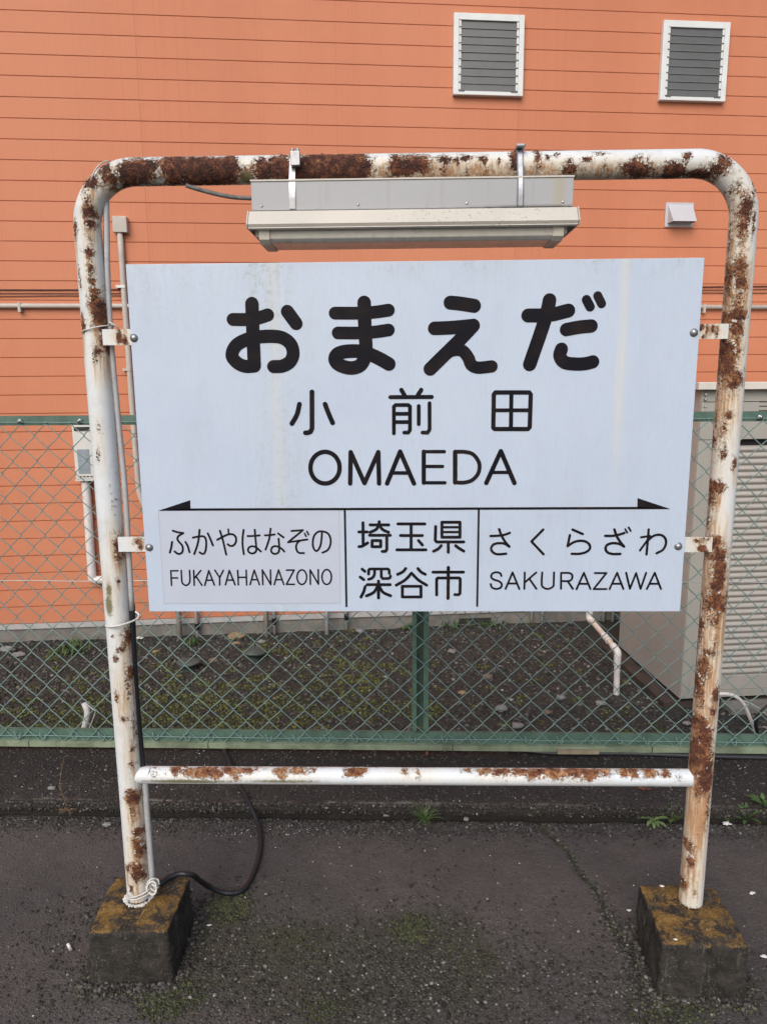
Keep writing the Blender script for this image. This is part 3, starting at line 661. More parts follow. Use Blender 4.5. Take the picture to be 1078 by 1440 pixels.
# rust patches seen on the paint: photo position, half width, half height (px), strength
RB_TOP = [(168, 243, 7, 10, .5), (185, 243, 16, 12, 1), (205, 240, 16, 12, 1), (222, 232, 6, 6, .3), (246, 238, 14, 15, 1.1), (275, 240, 22, 15, 1.2), (305, 240, 22, 15, 1.1), (326, 236, 11, 13, .9), (345, 240, 8, 6, .4), (372, 240, 14, 12, .9), (392, 236, 14, 14, 1), (402, 250, 14, 6, .8), (425, 236, 14, 14, 1), (450, 236, 22, 16, 1.2), (480, 236, 22, 15, 1.2), (502, 236, 14, 15, 1.1), (516, 228, 7, 5, .7), (556, 236, 9, 12, .8), (572, 233, 14, 10, 1), (592, 232, 11, 9, .9), (545, 246, 6, 6, .5), (606, 243, 6, 8, .5), (626, 226, 9, 5, .9), (622, 236, 4, 8, .6), (642, 228, 3, 7, .6), (654, 224, 6, 4, .8), (657, 238, 3, 8, .5), (678, 226, 6, 5, .8), (684, 238, 4, 8, .5), (700, 228, 3, 4, .6), (722, 225, 5, 12, .9), (738, 243, 5, 4, .3), (755, 226, 4, 14, .8), (768, 221, 3, 4, .7), (782, 219, 4, 3, .7), (800, 240, 9, 5, .9), (799, 227, 4, 4, .6), (823, 226, 7, 3, .7), (822, 236, 2, 6, .4), (842, 217, 6, 3, .7), (848, 236, 3, 8, .4), (877, 246, 5, 4, .5), (893, 239, 15, 8, 1), (898, 222, 4, 5, .5), (920, 243, 8, 6, .5), (947, 241, 12, 8, 1), (965, 221, 6, 4, .9), (961, 232, 3, 8, .6), (985, 244, 22, 4, .95), (1006, 241, 8, 7, .9), (1016, 229, 10, 9, .8), (1031, 243, 6, 5, .5), (205, 262, 40, 3, .7), (300, 262, 60, 3, .5)]
RB_R = [(1030, 268, 9, 8, .45), (1046, 292, 8, 14, .8), (1058, 268, 3, 10, .6), (1034, 300, 10, 26, .45), (1049, 288, 6, 7, .95), (1043, 318, 6, 16, .8), (1057, 315, 2, 14, .8), (1026, 335, 3, 22, .7), (1026, 390, 3, 22, .7), (1037, 375, 7, 12, .8), (1040, 398, 6, 8, 1), (1036, 425, 6, 18, .6), (1035.7, 443, 9, 6, 1.1), (1024, 450, 7, 12, .7), (1034, 462, 7, 9, .9), (1020, 490, 9, 12, .9), (1020, 507, 10, 18, 1), (1012, 500, 4, 26, .7), (1030, 533, 9, 12, .95), (1013, 540, 3, 20, .6), (1030, 525, 9, 4, .7), (1023, 584, 4, 5, .8), (1008, 590, 4, 12, .6), (1016, 605, 4, 20, .55), (1006, 623, 3, 8, .6), (1016, 636, 3, 10, .7), (1031, 651, 3, 7, .9), (1006.7, 686, 8, 8, .9), (1001, 700, 5, 14, .6), (997.5, 735, 3, 12, .65), (999, 765, 11, 9, .95), (1008, 778, 9, 10, .95), (1010, 802, 7, 20, 1), (1003, 825, 7, 12, .8), (1008, 845, 12, 12, .95), (994, 850, 5, 10, .6), (1001, 868, 8, 10, .6), (987.4, 880, 4, 8, .8), (986, 900, 3, 16, .6), (995, 916, 9, 4, .75), (1004, 900, 3, 20, .5), (989, 938, 6, 16, .8), (981, 960, 5, 12, .95), (985, 980, 4, 20, .6), (1004.6, 975, 5, 10, 1), (1000, 1000, 4, 6, .9), (982, 1016, 9, 9, 1), (989, 1032, 9, 12, 1), (975, 1055, 8, 14, 1.1), (989, 1056, 9, 18, 1), (996, 1074, 5, 5, 1.1), (978, 1076, 10, 12, 1.15), (991, 1095, 8, 14, 1.15), (980, 1105, 5, 16, .8), (994, 1130, 3, 30, .6), (968, 1191, 5, 8, .9), (970, 1212, 4, 12, .7), (960, 1247, 5, 9, 1), (975, 1250, 3, 14, .5), (970, 1277, 14, 3, .8)]
RB_L = [(130, 257, 8, 7, 1), (122, 262, 5, 10, .6), (150, 240, 10, 8, .75), (158, 251, 12, 8, .85), (126, 285, 4, 10, .7), (126, 298, 6, 8, .95), (106.5, 322, 3, 10, .9), (128.7, 315, 5, 5, .9), (127, 335, 4, 12, .55), (127, 357, 5, 6, .85), (129, 378, 4, 12, .65), (131, 395, 4, 6, .7), (113, 390, 2, 16, .6), (134, 415, 5, 8, .9), (137, 430, 7, 12, 1), (143, 450, 8, 9, 1.15), (117, 455, 3, 10, 1.1), (152, 489, 5, 8, .95), (137, 493, 6, 6, .65), (136, 503, 3, 9, .6), (147, 478, 9, 10, .55), (140.6, 640, 3, 9, .6), (142, 600, 3, 6, .5), (167, 765, 5, 10, .95), (167, 783, 4, 6, .85), (167, 818, 2, 3, .9), (159, 700, 3, 30, .35), (160, 893, 2, 2, .8), (179, 898, 5, 10, .95), (172, 912, 7, 5, .7), (165, 925, 4, 5, .7), (183, 948, 4, 10, .95), (180, 960, 3, 20, .6), (165, 978, 3, 9, .6), (176, 1012, 5, 5, .55), (188, 1030, 3, 24, .5), (186, 1054, 3, 3, .8), (186, 1075, 4, 6, .6), (184.6, 1112, 8, 5, .7), (188, 1122, 8, 8, 1.2), (187, 1140, 4, 14, .6), (194, 1170, 5, 6, .95), (193, 1185, 5, 10, .85), (197, 1198, 6, 10, .9), (193, 1225, 7, 14, 1), (181, 1220, 4, 6, .9), (201, 1232, 3, 8, .8), (186, 1248, 3, 6, .8), (182, 1262, 4, 4, .7), (150, 330, 2, 40, .25)]
RB_BAR = [(x, y, rx, ry, a) for x, y, rx, ry, a in ((245, 1085, 7, 6, .75), (262, 1086, 10, 6, .8), (282, 1087, 12, 8, .95), (300, 1090, 10, 6, .9), (320, 1085, 12, 5, .9), (345, 1084, 12, 5, .95), (330, 1093, 9, 4, .6), (368, 1083, 10, 3, .7), (395, 1085, 10, 5, .9), (418, 1086, 12, 5, .95), (436, 1084, 6, 4, .9), (395, 1093, 4, 3, .7), (452, 1083, 5, 3, .6), (500, 1088, 12, 5, .95), (512, 1085, 6, 3, .9), (487, 1090, 5, 3, .7), (570, 1088, 5, 5, .6), (588, 1089, 4, 6, .6), (560, 1084, 2, 2, .6), (657, 1084, 8, 4, .95), (680, 1085, 12, 5, .95), (705, 1087, 12, 6, 1), (730, 1086, 12, 6, 1), (755, 1087, 14, 7, 1), (780, 1088, 12, 7, 1), (805, 1087, 12, 7, 1), (830, 1088, 12, 7, 1), (850, 1086, 8, 6, .95), (877, 1087, 8, 6, .95), (892, 1088, 7, 6, .95), (916, 1089, 10, 5, .95), (914, 1084, 6, 4, .9), (937, 1089, 6, 5, .9), (232, 1098, 20, 3, .3), (215, 1086, 6, 8, .6), (955, 1096, 5, 6, .3))]
STN = [(1012, 560, 20, 60, .62), (1005, 640, 16, 50, .42), (1035, 330, 15, 60, .6), (1034, 420, 14, 60, .75), (1022, 500, 15, 50, .95), (1008, 860, 15, 60, .85), (1000, 790, 13, 50, .75), (995, 730, 14, 40, .4), (990, 940, 15, 60, .8), (985, 1010, 15, 60, .85), (985, 1090, 16, 50, 1.0), (978, 1150, 14, 50, 1.0), (972, 1220, 13, 50, .8), (180, 920, 10, 40, .5), (178, 980, 12, 50, .6), (165, 770, 8, 30, .6), (160, 830, 14, 40, .35), (186, 1060, 10, 40, .55), (190, 1140, 10, 30, .8), (195, 1200, 12, 40, .85), (125, 300, 8, 40, .5), (128, 380, 8, 50, .45), (137, 435, 10, 25, .5), (145, 500, 10, 30, .55), (138, 520, 4, 20, .5), (142, 620, 6, 30, .35)]
STN_TOP = [(x, 243, 26, 11, a) for x, a in ((170, .5), (205, .4), (340, .6), (360, .7), (540, .7), (560, .6), (605, .8), (635, .85), (665, .85), (695, .75), (725, .7), (755, .75), (790, .6), (820, .6), (850, .7), (880, .6), (910, .6), (940, .5), (1000, .5))]
MOS = [(155, 828, 4, 10, .75), (155, 850, 5, 14, .85), (150, 1100, 1, 1, 0), (640, 1083, 1, 1, 0), (345, 248, 8, 6, .9), (405, 248, 12, 4, .8), (220, 250, 16, 6, .5), (260, 1099, 60, 3, .8), (400, 1099, 60, 3, .7)]
for B_ in (RB_R, RB_L):
    STN += [(x, y+ry*2.0, max(rx*.75, 2), ry*2.2, .75) for x, y, rx, ry, a in B_ if a >= .85]
def field(B, Y=-.022):
    out = []
    for x, y, rx, ry, a in B:
        p = on_y(x, y, Y); s = (p[1]-CP[1])/FPX
        out.append((p[0], p[2], rx*s*1.2, ry*s*1.2, a))
    return np.array(out)
def weather(me, B, S, Mo, back=.25):
    n = len(me.vertices); co = np.empty(n*3, 'f'); me.vertices.foreach_get('co', co); co = co.reshape(-1, 3)+np.array(SO)
    def ev(F):
        v = np.zeros(n)
        for x, z, rx, rz, a in F:
            d = (((co[:, 0]-x)/rx)**2+((co[:, 2]-z)/rz)**2); v = np.maximum(v, a*np.exp(-d*.55))+.12*a*np.exp(-d*.5)
        return v
    front = 1/(1+np.exp((co[:, 1]-.004)*260))
    rnd = np.array([mn.noise(Vector((float(x)*6, float(y)*6, float(z)*6))) for x, y, z in co[::1]]) if n < 80000 else 0
    r = ev(field(B))*front+(1-front)*(.35+.6*np.maximum(rnd, 0))
    setattr_f(me, 'rust', r); setattr_f(me, 'stain', ev(field(S))*front+(1-front)*.3); setattr_f(me, 'moss', ev(field(Mo))*front)
# frame pipe: left foot, up, round two bends, down to the right foot
def dens(a, b, st=.0045):
    a, b = np.array(a), np.array(b); n = max(2, int(np.linalg.norm(b-a)/st)); return [tuple(a+(b-a)*k/n) for k in range(n)]
RB = .118
P = dens((-PX, 0, .155), (-PX, 0, TOPZ-RB))
P += [(-PX+RB-RB*math.cos(t), 0, TOPZ-RB+RB*math.sin(t)) for t in np.linspace(0, math.pi/2, 42)]
P += dens((-PX+RB, 0, TOPZ), (PX-RB, 0, TOPZ))[1:]
P += [(PX-RB+RB*math.sin(t), 0, TOPZ-RB+RB*math.cos(t)) for t in np.linspace(0, math.pi/2, 42)]
P += dens((PX, 0, TOPZ-RB), (PX, 0, .155))[1:]+[(PX, 0, .155)]
mb = MB(); mb.tube([(x, y, z-.15) for x, y, z in P], RP, 40)
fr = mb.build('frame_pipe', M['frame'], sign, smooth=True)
weather(fr.data, RB_TOP+RB_R+RB_L, STN+STN_TOP, MOS)
zb_ = (on_y(215, 1090, 0)[2]+on_y(955, 1093, 0)[2])/2
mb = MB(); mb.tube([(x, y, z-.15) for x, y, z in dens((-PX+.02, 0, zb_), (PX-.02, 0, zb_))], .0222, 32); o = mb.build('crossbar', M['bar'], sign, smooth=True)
weather(o.data, RB_BAR, [(x, 1092, 30, 8, .3) for x in (260, 330, 400, 580, 700, 800)], MOS[-2:])
# curled flakes of paint round the rust and scabs of rust inside it: real relief, also on the outline
fl = MB(); sb = MB()
def on_pipe(x, z, lift):
    R = RP+lift
    if z > TOPZ-RB and abs(x) > PX-RB:
        s_ = 1 if x > 0 else -1; cx, cz = s_*(PX-RB), TOPZ-RB; a = math.atan2(z-cz, (x-cx)*s_); ax, az = cx+s_*RB*math.cos(a), cz+RB*math.sin(a)
    elif z > TOPZ-RB: ax, az = x, TOPZ
    elif abs(x) > .6: ax, az = math.copysign(PX, x), z
    else: return None
    d = math.hypot(x-ax, z-az)
    if d > RP*.985: k = RP*.985/d; x, z, d = ax+(x-ax)*k, az+(z-az)*k, RP*.985
    y = -math.sqrt(RP*RP-d*d); n_ = Vector(((x-ax)/RP, y/RP, (z-az)/RP)); return Vector((x, y, z))+n_*lift, n_
for B_ in (RB_TOP, RB_R, RB_L):
    F_ = field(B_)
    for x, z, rx, rz, a in F_:
        if a < .6: continue
        area = rx*rz/1.2e-4
        for k in range(int(2+3*min(area, 6))):
            t = random.uniform(0, 6.28); u = random.uniform(1.0, 1.5); xx, zz2 = x+rx*u*math.cos(t)*.8, z+rz*u*math.sin(t)*.8
            dn = max(a_*math.exp(-.55*(((xx-x_)/rx_)**2+((zz2-z_)/rz_)**2)) for x_, z_, rx_, rz_, a_ in F_)
            if not .42 < dn < .62: continue
            q = on_pipe(x+rx*u*math.cos(t)*.8, z+rz*u*math.sin(t)*.8, .0003)
            if not q: continue
            p, n_ = q; tv = Vector((math.cos(t), 0, math.sin(t))); tv = (tv-n_*tv.dot(n_)).normalized(); bv = n_.cross(tv)
            L_ = random.uniform(.0018, .0050); W_ = random.uniform(.0012, .0040); lf = random.uniform(.0006, .0024); o_ = Vector((0, 0, .15)); b = len(fl.v)
            pts_ = [p+tv*L_*.6+bv*W_, p+tv*L_*.6-bv*W_*random.uniform(.5, 1), p-bv*W_*random.uniform(.6, 1.1)+n_*lf*.35, p+bv*W_*random.uniform(.6, 1.1)+n_*lf*.35, p-tv*L_*.6+bv*W_*random.uniform(.1, .8)+n_*lf, p-tv*L_*.7-bv*W_*random.uniform(.1, .7)+n_*lf]
            fl.v += [tuple(v_-o_) for v_ in pts_]; fl.f += [[b, b+1, b+2, b+3], [b+3, b+2, b+5, b+4]]; fl.mi += [0, 0]
        for k in range(int(3+9*min(area, 6))):
            t = random.uniform(0, 6.28); u = math.sqrt(random.random())*.9; q = on_pipe(x+rx*u*math.cos(t), z+rz*u*math.sin(t), 0)
            if q:
                p, n_ = q; r_ = random.uniform(.0007, .0019); sb.ball((p.x, p.y, p.z-.15), r_, 1, .5, k, (1.3, .9, 1.2))
tag(fl.build('paint_flakes', M['flake'], sign), kind='stuff'); tag(sb.build('rust_scabs', M['scab'], sign, smooth=True), kind='stuff')
# brackets, board, bolts
def bracket(px, py0, py1, side, rust):
    z1 = on_y(px, py0, -.022)[2]; z0 = on_y(px, py1, -.022)[2]
    mb = MB(); xa = side*(PX-.026); xb = side*.625
    x0, x1 = min(xa, xb), max(xa, xb); nx = 24; nz = 10
    b = len(mb.v)
    for yy in (-.0262, -.0215):
        for j in range(nz+1):
            for i in range(nx+1):
                mb.v.append((x0+(x1-x0)*i/nx, yy, z0+(z1-z0)*j/nz-.15))
    k = (nx+1)*(nz+1)
    for j in range(nz):
        for i in range(nx):
            a = j*(nx+1)+i; mb.f.append([a, a+1, a+nx+2, a+nx+1]); mb.f.append([k+a, k+a+nx+1, k+a+nx+2, k+a+1])
    for i in range(nx):
        mb.f.append([i, k+i, k+i+1, i+1]); c = nz*(nx+1)+i; mb.f.append([c, c+1, k+c+1, k+c])
    for j in range(nz):
        a = j*(nx+1); mb.f.append([a, a+nx+1, k+a+nx+1, k+a]); a += nx; mb.f.append([a, k+a, k+a+nx+1, a+nx+1])
    mb.mi = [0]*len(mb.f)
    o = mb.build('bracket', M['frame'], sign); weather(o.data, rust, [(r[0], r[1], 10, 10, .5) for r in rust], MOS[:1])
bracket(165, 463, 485.5, -1, [(168, 474, 3, 7, 1), (178, 480, 3, 5, 1), (173, 465, 6, 2, .4)])
bracket(185, 754.7, 775.3, -1, [(197, 761, 5, 4, .8), (199, 768, 4, 4, .7)])
bracket(1000, 455.6, 476.7, 1, [(985, 460, 3, 5, .9), (992, 465, 2, 8, .9), (1000, 462, 2, 6, .9), (1006, 468, 2, 8, .8), (987, 474, 2, 2, .9)])
bracket(980, 755, 776, 1, [(985, 770, 5, 4, .9), (978, 760, 4, 3, .7), (992, 758, 6, 3, .8), (988, 774, 7, 3, .8)])
BX, BZ0, BZ1 = .6535, .9825, 1.809
mb = MB(); mb.box(-BX, BX, -.038, -.0265, BZ0-.15, BZ1-.15); board = mb.build('board', M['board'], sign, bev=.0012)
board.data.transform(Matrix.Translation((0, 0, .15))); board.location = (0, 0, -.15)      # board texture is laid out in heights above ground
def bpart(name, mb, mat, label=None, **k):
    o = mb.build(name, mat, board, **k)
    if label: o['label'] = label
    return o
for i, (x, y) in enumerate(((188, 475), (209.5, 770), (975.5, 467.5), (953.5, 768.5))):
    p = on_y(x, y, -.041); mb = MB(); c = (p[0], -.038, p[2]); mb.tube([(c[0], -.0382, c[2]), (c[0], -.0392, c[2])], .0095, 20); mb.ball((c[0], -.0392, c[2]), .0078, 2, sq=(1, .75, 1)); bpart('bolt', mb, M['bolt'], smooth=True)
mb = MB(); yb = -.0384
q = [(-.6143, 1.2375), (-.1762, 1.2368), (-.1772, 1.0042), (-.6150, 1.0036)]
mb.v = [(x, yb, z) for x, z in q]+[(x, -.0379, z) for x, z in q]; mb.f = [[0, 1, 2, 3], [0, 4, 5, 1], [1, 5, 6, 2], [2, 6, 7, 3], [3, 7, 4, 0]]; mb.mi = [0, 1, 1, 1, 1]
bpart('sticker', mb, [M['sticker'], M['sticker_edge']])
e = MB(); yy = -.03855
for (a, b) in zip(q, q[1:]+q[:1]):
    d = Vector((b[0]-a[0], 0, b[1]-a[1])).normalized(); nrm = Vector((-d.z, 0, d.x))*.0006
    if a is q[0] : continue
    k = len(e.v); e.v += [(a[0]-nrm.x, yy, a[1]-nrm.z), (b[0]-nrm.x, yy, b[1]-nrm.z), (b[0]+nrm.x, yy, b[1]+nrm.z), (a[0]+nrm.x, yy, a[1]+nrm.z)]; e.f.append([k, k+1, k+2, k+3]); e.mi.append(0); yy -= .00002
bpart('sticker_dirt_edge', e, M['sticker_edge'])
# lettering -------------------------------------------------------
WORDS = json.loads('''[["o",[[1,29.1,-4129,16848,-3831,16845,-3555,16874,-3319,16942],[1,31.1,-3675,17192,-3677,16919,-3677,16476,-3676,15798],[1,30.1,-3676,15793,-3876,15786,-4058,15860,-4189,16032,-4087,16256,-3851,16388,-3572,16448,-3249,16463,-2998,16425,-2818,16289,-2760,16088,-2830,15895,-3019,15788,-3227,15776],[0,30.1,-2865,17013,-2672,16746]]],["ma",[[1,28.6,-1772,16967,-1271,16962,-862,16980,-544,17021],[1,28.6,-1712,16525,-1232,16520,-867,16539,-547,16580],[1,31.1,-1100,17193,-1092,16718,-1071,16185,-1102,15961,-1219,15783,-1450,15730,-1702,15809,-1792,15931,-1721,16056,-1513,16108,-1238,16106,-963,16028,-735,15923,-543,15813]]],["e",[[1,31.1,866,17173,1091,17149,1407,17098],[1,30.6,508,16606,916,16620,1391,16660],[0,31.1,1391,16660,1056,16309,694,15965,412,15693],[1,28.1,762,16035,944,16114,1149,16099,1288,15942,1359,15784,1497,15716,1679,15723,1830,15740]]],["da",[[1,31.1,2637,16872,3122,16880,3545,16972],[1,31.1,3111,17203,3085,17051,2994,16680,2704,15778],[1,30.1,3516,16552,3807,16602,4075,16626],[1,30.1,3419,16115,3388,15969,3498,15821,3750,15778,3976,15785,4147,15824],[0,21.0,3943,17207,4034,17050],[0,20.0,4193,17291,4290,17117]]],["kanji",[[0,11.4,-2345,15187,-2366,14340,-2404,14258,-2476,14235,-2524,14235],[1,11.4,-2647,14905,-2713,14666,-2838,14455],[1,11.4,-2045,14901,-1962,14673,-1877,14467]]],["kanji",[[0,10.2,-256,15218,-186,15102],[0,10.2,206,15215,130,15100],[0,9.5,-514,15053,452,15052],[0,8.9,-436,14211,-433,14837,-392,14872,-98,14870,-57,14835,-58,14285,-99,14227,-194,14227],[0,8.9,-434,14668,-57,14666],[0,8.9,-435,14475,-57,14473],[0,8.9,148,14845,149,14425],[0,8.9,400,14907,403,14294,356,14224,238,14225]]],["kanji",[[0,10.2,1893,15099,1927,15145,2711,15139,2748,15093,2746,14338,2706,14292,1932,14297,1896,14332,1893,15099],[0,9.5,2299,15142,2308,14294],[0,8.9,1900,14734,2747,14729]]],["OMAEDA",[[1,10.8,-1731,13403,-1744,13305,-1781,13214,-1838,13135,-1911,13075,-1996,13037,-2087,13025,-2177,13038,-2260,13076,-2331,13137,-2384,13216,-2417,13308,-2426,13406,-2412,13504,-2375,13595,-2317,13673,-2244,13732,-2160,13769,-2070,13782,-1981,13768,-1898,13730,-1827,13670,-1774,13592,-1741,13501,-1731,13403],[0,10.8,-1485,13022,-1462,13772,-1143,13027,-807,13769,-795,13019],[0,10.8,-604,13018,-290,13778,37,13015],[0,8.9,-494,13271,-76,13269],[0,10.2,268,13775,270,13032],[0,8.2,268,13775,754,13772],[0,8.2,269,13423,715,13421],[0,8.2,270,13032,772,13030],[0,10.8,1009,13765,1016,13035],[1,9.5,1009,13765,1228,13764,1424,13709,1557,13548,1589,13399,1550,13231,1415,13088,1237,13034,1016,13035],[0,10.8,1756,13020,2084,13777,2422,13017],[0,8.2,1876,13272,2315,13270]]],["fukayahanazono_kana",[[1,5.2,-5820,11880,-5706,11842,-5571,11822],[1,5.2,-5571,11818,-5682,11753,-5722,11674,-5682,11595,-5613,11506,-5606,11387,-5649,11317,-5728,11303,-5809,11361],[1,5.2,-5857,11600,-5884,11467,-5927,11334],[1,5.2,-5526,11599,-5474,11486,-5443,11343],[1,5.2,-5337,11707,-5207,11732,-5090,11738,-5035,11692,-5019,11584,-5040,11405,-5083,11316,-5133,11302,-5195,11338],[1,5.2,-5167,11900,-5192,11722,-5238,11525,-5328,11297],[1,5.2,-4970,11811,-4910,11662,-4859,11508],[1,5.2,-4745,11650,-4586,11737,-4448,11789,-4342,11775,-4287,11700,-4298,11582,-4364,11507,-4432,11499,-4495,11537],[1,5.2,-4669,11875,-4610,11642,-4543,11281],[0,4.4,-4465,11913,-4459,11809],[1,5.2,-4091,11893,-4123,11700,-4131,11502,-4111,11290],[1,5.0,-3998,11742,-3849,11745,-3707,11759],[1,5.0,-3819,11899,-3811,11684,-3800,11457,-3814,11354,-3897,11307,-3977,11334,-4004,11396,-3971,11462,-3889,11488,-3800,11457,-3741,11405,-3692,11358],[1,5.0,-3576,11759,-3445,11765,-3340,11781],[1,5.0,-3432,11924,-3479,11662,-3573,11405],[0,5.0,-3253,11805,-3125,11706],[1,5.0,-3247,11672,-3238,11456,-3258,11342,-3341,11295,-3421,11328,-3438,11405,-3395,11471,-3314,11489,-3224,11456,-3165,11410,-3117,11353],[0,5.0,-2923,11866,-2648,11885,-3019,11585,-2548,11654],[1,5.0,-2715,11630,-2787,11578,-2826,11476,-2804,11362,-2744,11319,-2637,11314],[0,4.2,-2610,11807,-2574,11732],[0,4.2,-2551,11852,-2513,11772],[1,5.0,-2188,11847,-2202,11659,-2243,11474,-2330,11365,-2399,11433,-2417,11577,-2381,11741,-2288,11839,-2178,11853,-2058,11812,-1990,11699,-1988,11535,-2057,11392,-2186,11324]]],["FUKAYAHANAZONO",[[0,4.2,-5930,10874,-5930,10874,-5937,10504],[0,4.2,-5930,10874,-5755,10873],[0,4.2,-5935,10692,-5778,10692],[1,4.2,-5673,10881,-5674,10646,-5660,10555,-5578,10502,-5497,10555,-5469,10666,-5469,10881],[0,4.2,-5365,10881,-5372,10504],[0,4.2,-5190,10881,-5366,10676],[0,4.2,-5316,10730,-5181,10504],[0,4.2,-5110,10504,-4993,10876,-4874,10510],[0,4.2,-5070,10631,-4909,10635],[0,4.2,-4842,10886,-4733,10699,-4633,10882],[0,4.2,-4733,10699,-4741,10509],[0,4.2,-4599,10513,-4486,10878,-4360,10513],[0,4.2,-4556,10636,-4393,10636],[0,4.2,-4279,10881,-4279,10513],[0,4.2,-4070,10885,-4075,10513],[0,4.2,-4279,10705,-4071,10708],[0,4.2,-3988,10520,-3873,10887,-3759,10520],[0,4.2,-3944,10646,-3801,10646],[0,4.2,-3673,10520,-3674,10891,-3478,10520,-3473,10890],[0,4.2,-3392,10520,-3274,10890,-3156,10520],[0,4.2,-3349,10646,-3200,10645],[0,4.2,-3081,10888,-2892,10887,-3092,10526,-2899,10526],[1,4.2,-2589,10708,-2594,10660,-2607,10615,-2627,10577,-2652,10548,-2681,10530,-2712,10523,-2742,10530,-2770,10548,-2794,10577,-2811,10616,-2822,10660,-2825,10708,-2819,10755,-2806,10800,-2786,10838,-2761,10867,-2732,10885,-2702,10891,-2671,10885,-2644,10867,-2620,10837,-2602,10799,-2592,10755,-2589,10708],[0,4.2,-2502,10525,-2499,10891,-2305,10529,-2301,10895],[1,4.2,-1981,10711,-1986,10662,-1998,10617,-2017,10578,-2042,10548,-2070,10529,-2100,10523,-2130,10529,-2158,10548,-2181,10578,-2198,10617,-2209,10663,-2212,10711,-2207,10760,-2194,10805,-2175,10844,-2150,10874,-2122,10892,-2092,10899,-2062,10892,-2035,10874,-2012,10844,-1994,10805,-1984,10760,-1981,10711]]],["saitama",[[0,7.4,-1192,12063,-1193,11497],[0,7.4,-1293,11838,-1088,11837],[1,7.4,-1294,11473,-1213,11487,-1084,11566],[0,7.4,-800,12089,-801,11994],[0,7.4,-1019,12011,-570,12010],[1,7.4,-808,11994,-879,11898,-1021,11830],[1,7.4,-795,11994,-712,11891,-578,11829],[0,7.4,-1035,11755,-535,11753],[0,7.4,-976,11624,-767,11623,-769,11472,-978,11472,-976,11624],[0,7.4,-619,11747,-621,11409,-648,11358,-733,11354],[0,7.4,-349,12033,299,12031],[0,7.4,-32,12025,-32,11401],[0,7.4,-287,11746,239,11744],[0,7.4,-375,11392,327,11390],[0,7.4,146,11621,240,11511],[0,7.4,709,12071,1142,12069,1146,11701,711,11702,709,12071],[0,6.0,726,11948,1127,11947],[0,6.0,727,11829,1128,11828],[0,7.4,559,11966,551,11620,588,11586,1238,11584],[0,7.4,866,11578,868,11330],[1,7.4,696,11493,623,11414,512,11355],[1,7.4,1045,11492,1132,11423,1241,11357]]],["fukaya",[[0,7.4,-1227,10910,-1160,10854],[0,7.4,-1277,10708,-1190,10644],[1,7.4,-1158,10468,-1201,10327,-1264,10200],[0,7.0,-1073,10784,-1065,10889,-1037,10914,-597,10913,-570,10889,-564,10801],[1,7.0,-922,10907,-931,10767,-986,10686,-1074,10651],[0,7.0,-760,10903,-761,10714,-728,10672,-592,10672,-548,10693,-537,10735],[0,7.4,-1110,10518,-545,10517],[0,7.4,-830,10609,-834,10179],[1,7.4,-838,10503,-945,10327,-1127,10232],[1,7.4,-824,10503,-724,10327,-537,10235],[1,7.4,-164,10923,-239,10836,-361,10776],[1,7.4,133,10922,211,10835,312,10776],[1,7.4,-22,10807,-178,10636,-396,10503],[1,7.4,-22,10807,144,10636,347,10502],[0,7.4,-247,10475,208,10474,209,10203,-247,10203,-247,10475],[0,8.1,872,10946,872,10167],[0,7.4,501,10831,1240,10830],[0,7.4,593,10256,590,10656,617,10684,1137,10684,1165,10656,1162,10298,1135,10262,1037,10262]]],["sakurazawa_kana",[[1,6.1,1884,11728,2094,11738,2217,11759,2344,11805],[1,6.1,2083,11896,2146,11738,2232,11589,2338,11466],[1,6.1,2338,11466,2222,11536,2077,11551,1954,11516,1902,11420,1948,11324,2062,11277,2265,11289],[0,6.1,3140,11883,2867,11592,3165,11274],[1,6.1,3841,11881,3962,11828,4088,11771],[0,6.1,3781,11744,3738,11475],[1,6.1,3738,11475,3890,11575,4053,11606,4188,11574,4268,11489,4264,11393,4168,11319,4025,11283,3844,11284],[1,6.3,4627,11726,4793,11725,4940,11751,5076,11794],[1,6.3,4836,11882,4900,11718,4992,11576,5087,11461],[1,6.3,5087,11461,4973,11525,4823,11547,4687,11504,4648,11411,4695,11323,4815,11279,5007,11278],[0,4.5,5093,11888,5146,11801],[0,4.5,5171,11932,5226,11844],[0,5.4,5483,11686,5689,11721],[1,5.4,5689,11721,5609,11574,5472,11361],[1,5.9,5650,11878,5647,11651,5635,11266],[1,5.9,5639,11596,5750,11705,5874,11749,5992,11726,6072,11628,6076,11496,6014,11375,5874,11294]]],["SAKURAZAWA",[[1,5.0,2163,10733,2135,10798,2041,10826,1937,10787,1920,10701,1982,10643,2108,10599,2176,10528,2153,10441,2049,10406,1944,10441,1907,10528],[0,5.0,2273,10408,2432,10819,2607,10404],[0,5.0,2328,10543,2547,10542],[0,5.0,2727,10819,2728,10408],[0,5.0,3004,10818,2748,10581],[0,5.0,2846,10657,3020,10408],[1,5.0,3149,10818,3144,10581,3169,10462,3295,10403,3425,10468,3435,10580,3435,10818],[0,5.0,3618,10407,3606,10807],[1,5.0,3606,10807,3786,10806,3860,10774,3883,10705,3855,10634,3784,10602,3617,10602],[0,5.0,3780,10591,3905,10407],[0,5.0,3995,10399,4155,10809,4330,10403],[0,5.0,4044,10534,4270,10533],[0,5.0,4420,10802,4699,10802,4409,10401,4718,10400],[0,5.0,4793,10400,4956,10808,5127,10402],[0,5.0,4851,10533,5077,10533],[0,5.0,5173,10808,5284,10405,5413,10803,5542,10404,5653,10807],[0,5.0,5693,10400,5860,10807,6033,10402],[0,5.0,5754,10532,5969,10532]]]]''')
YL = [-.03875]
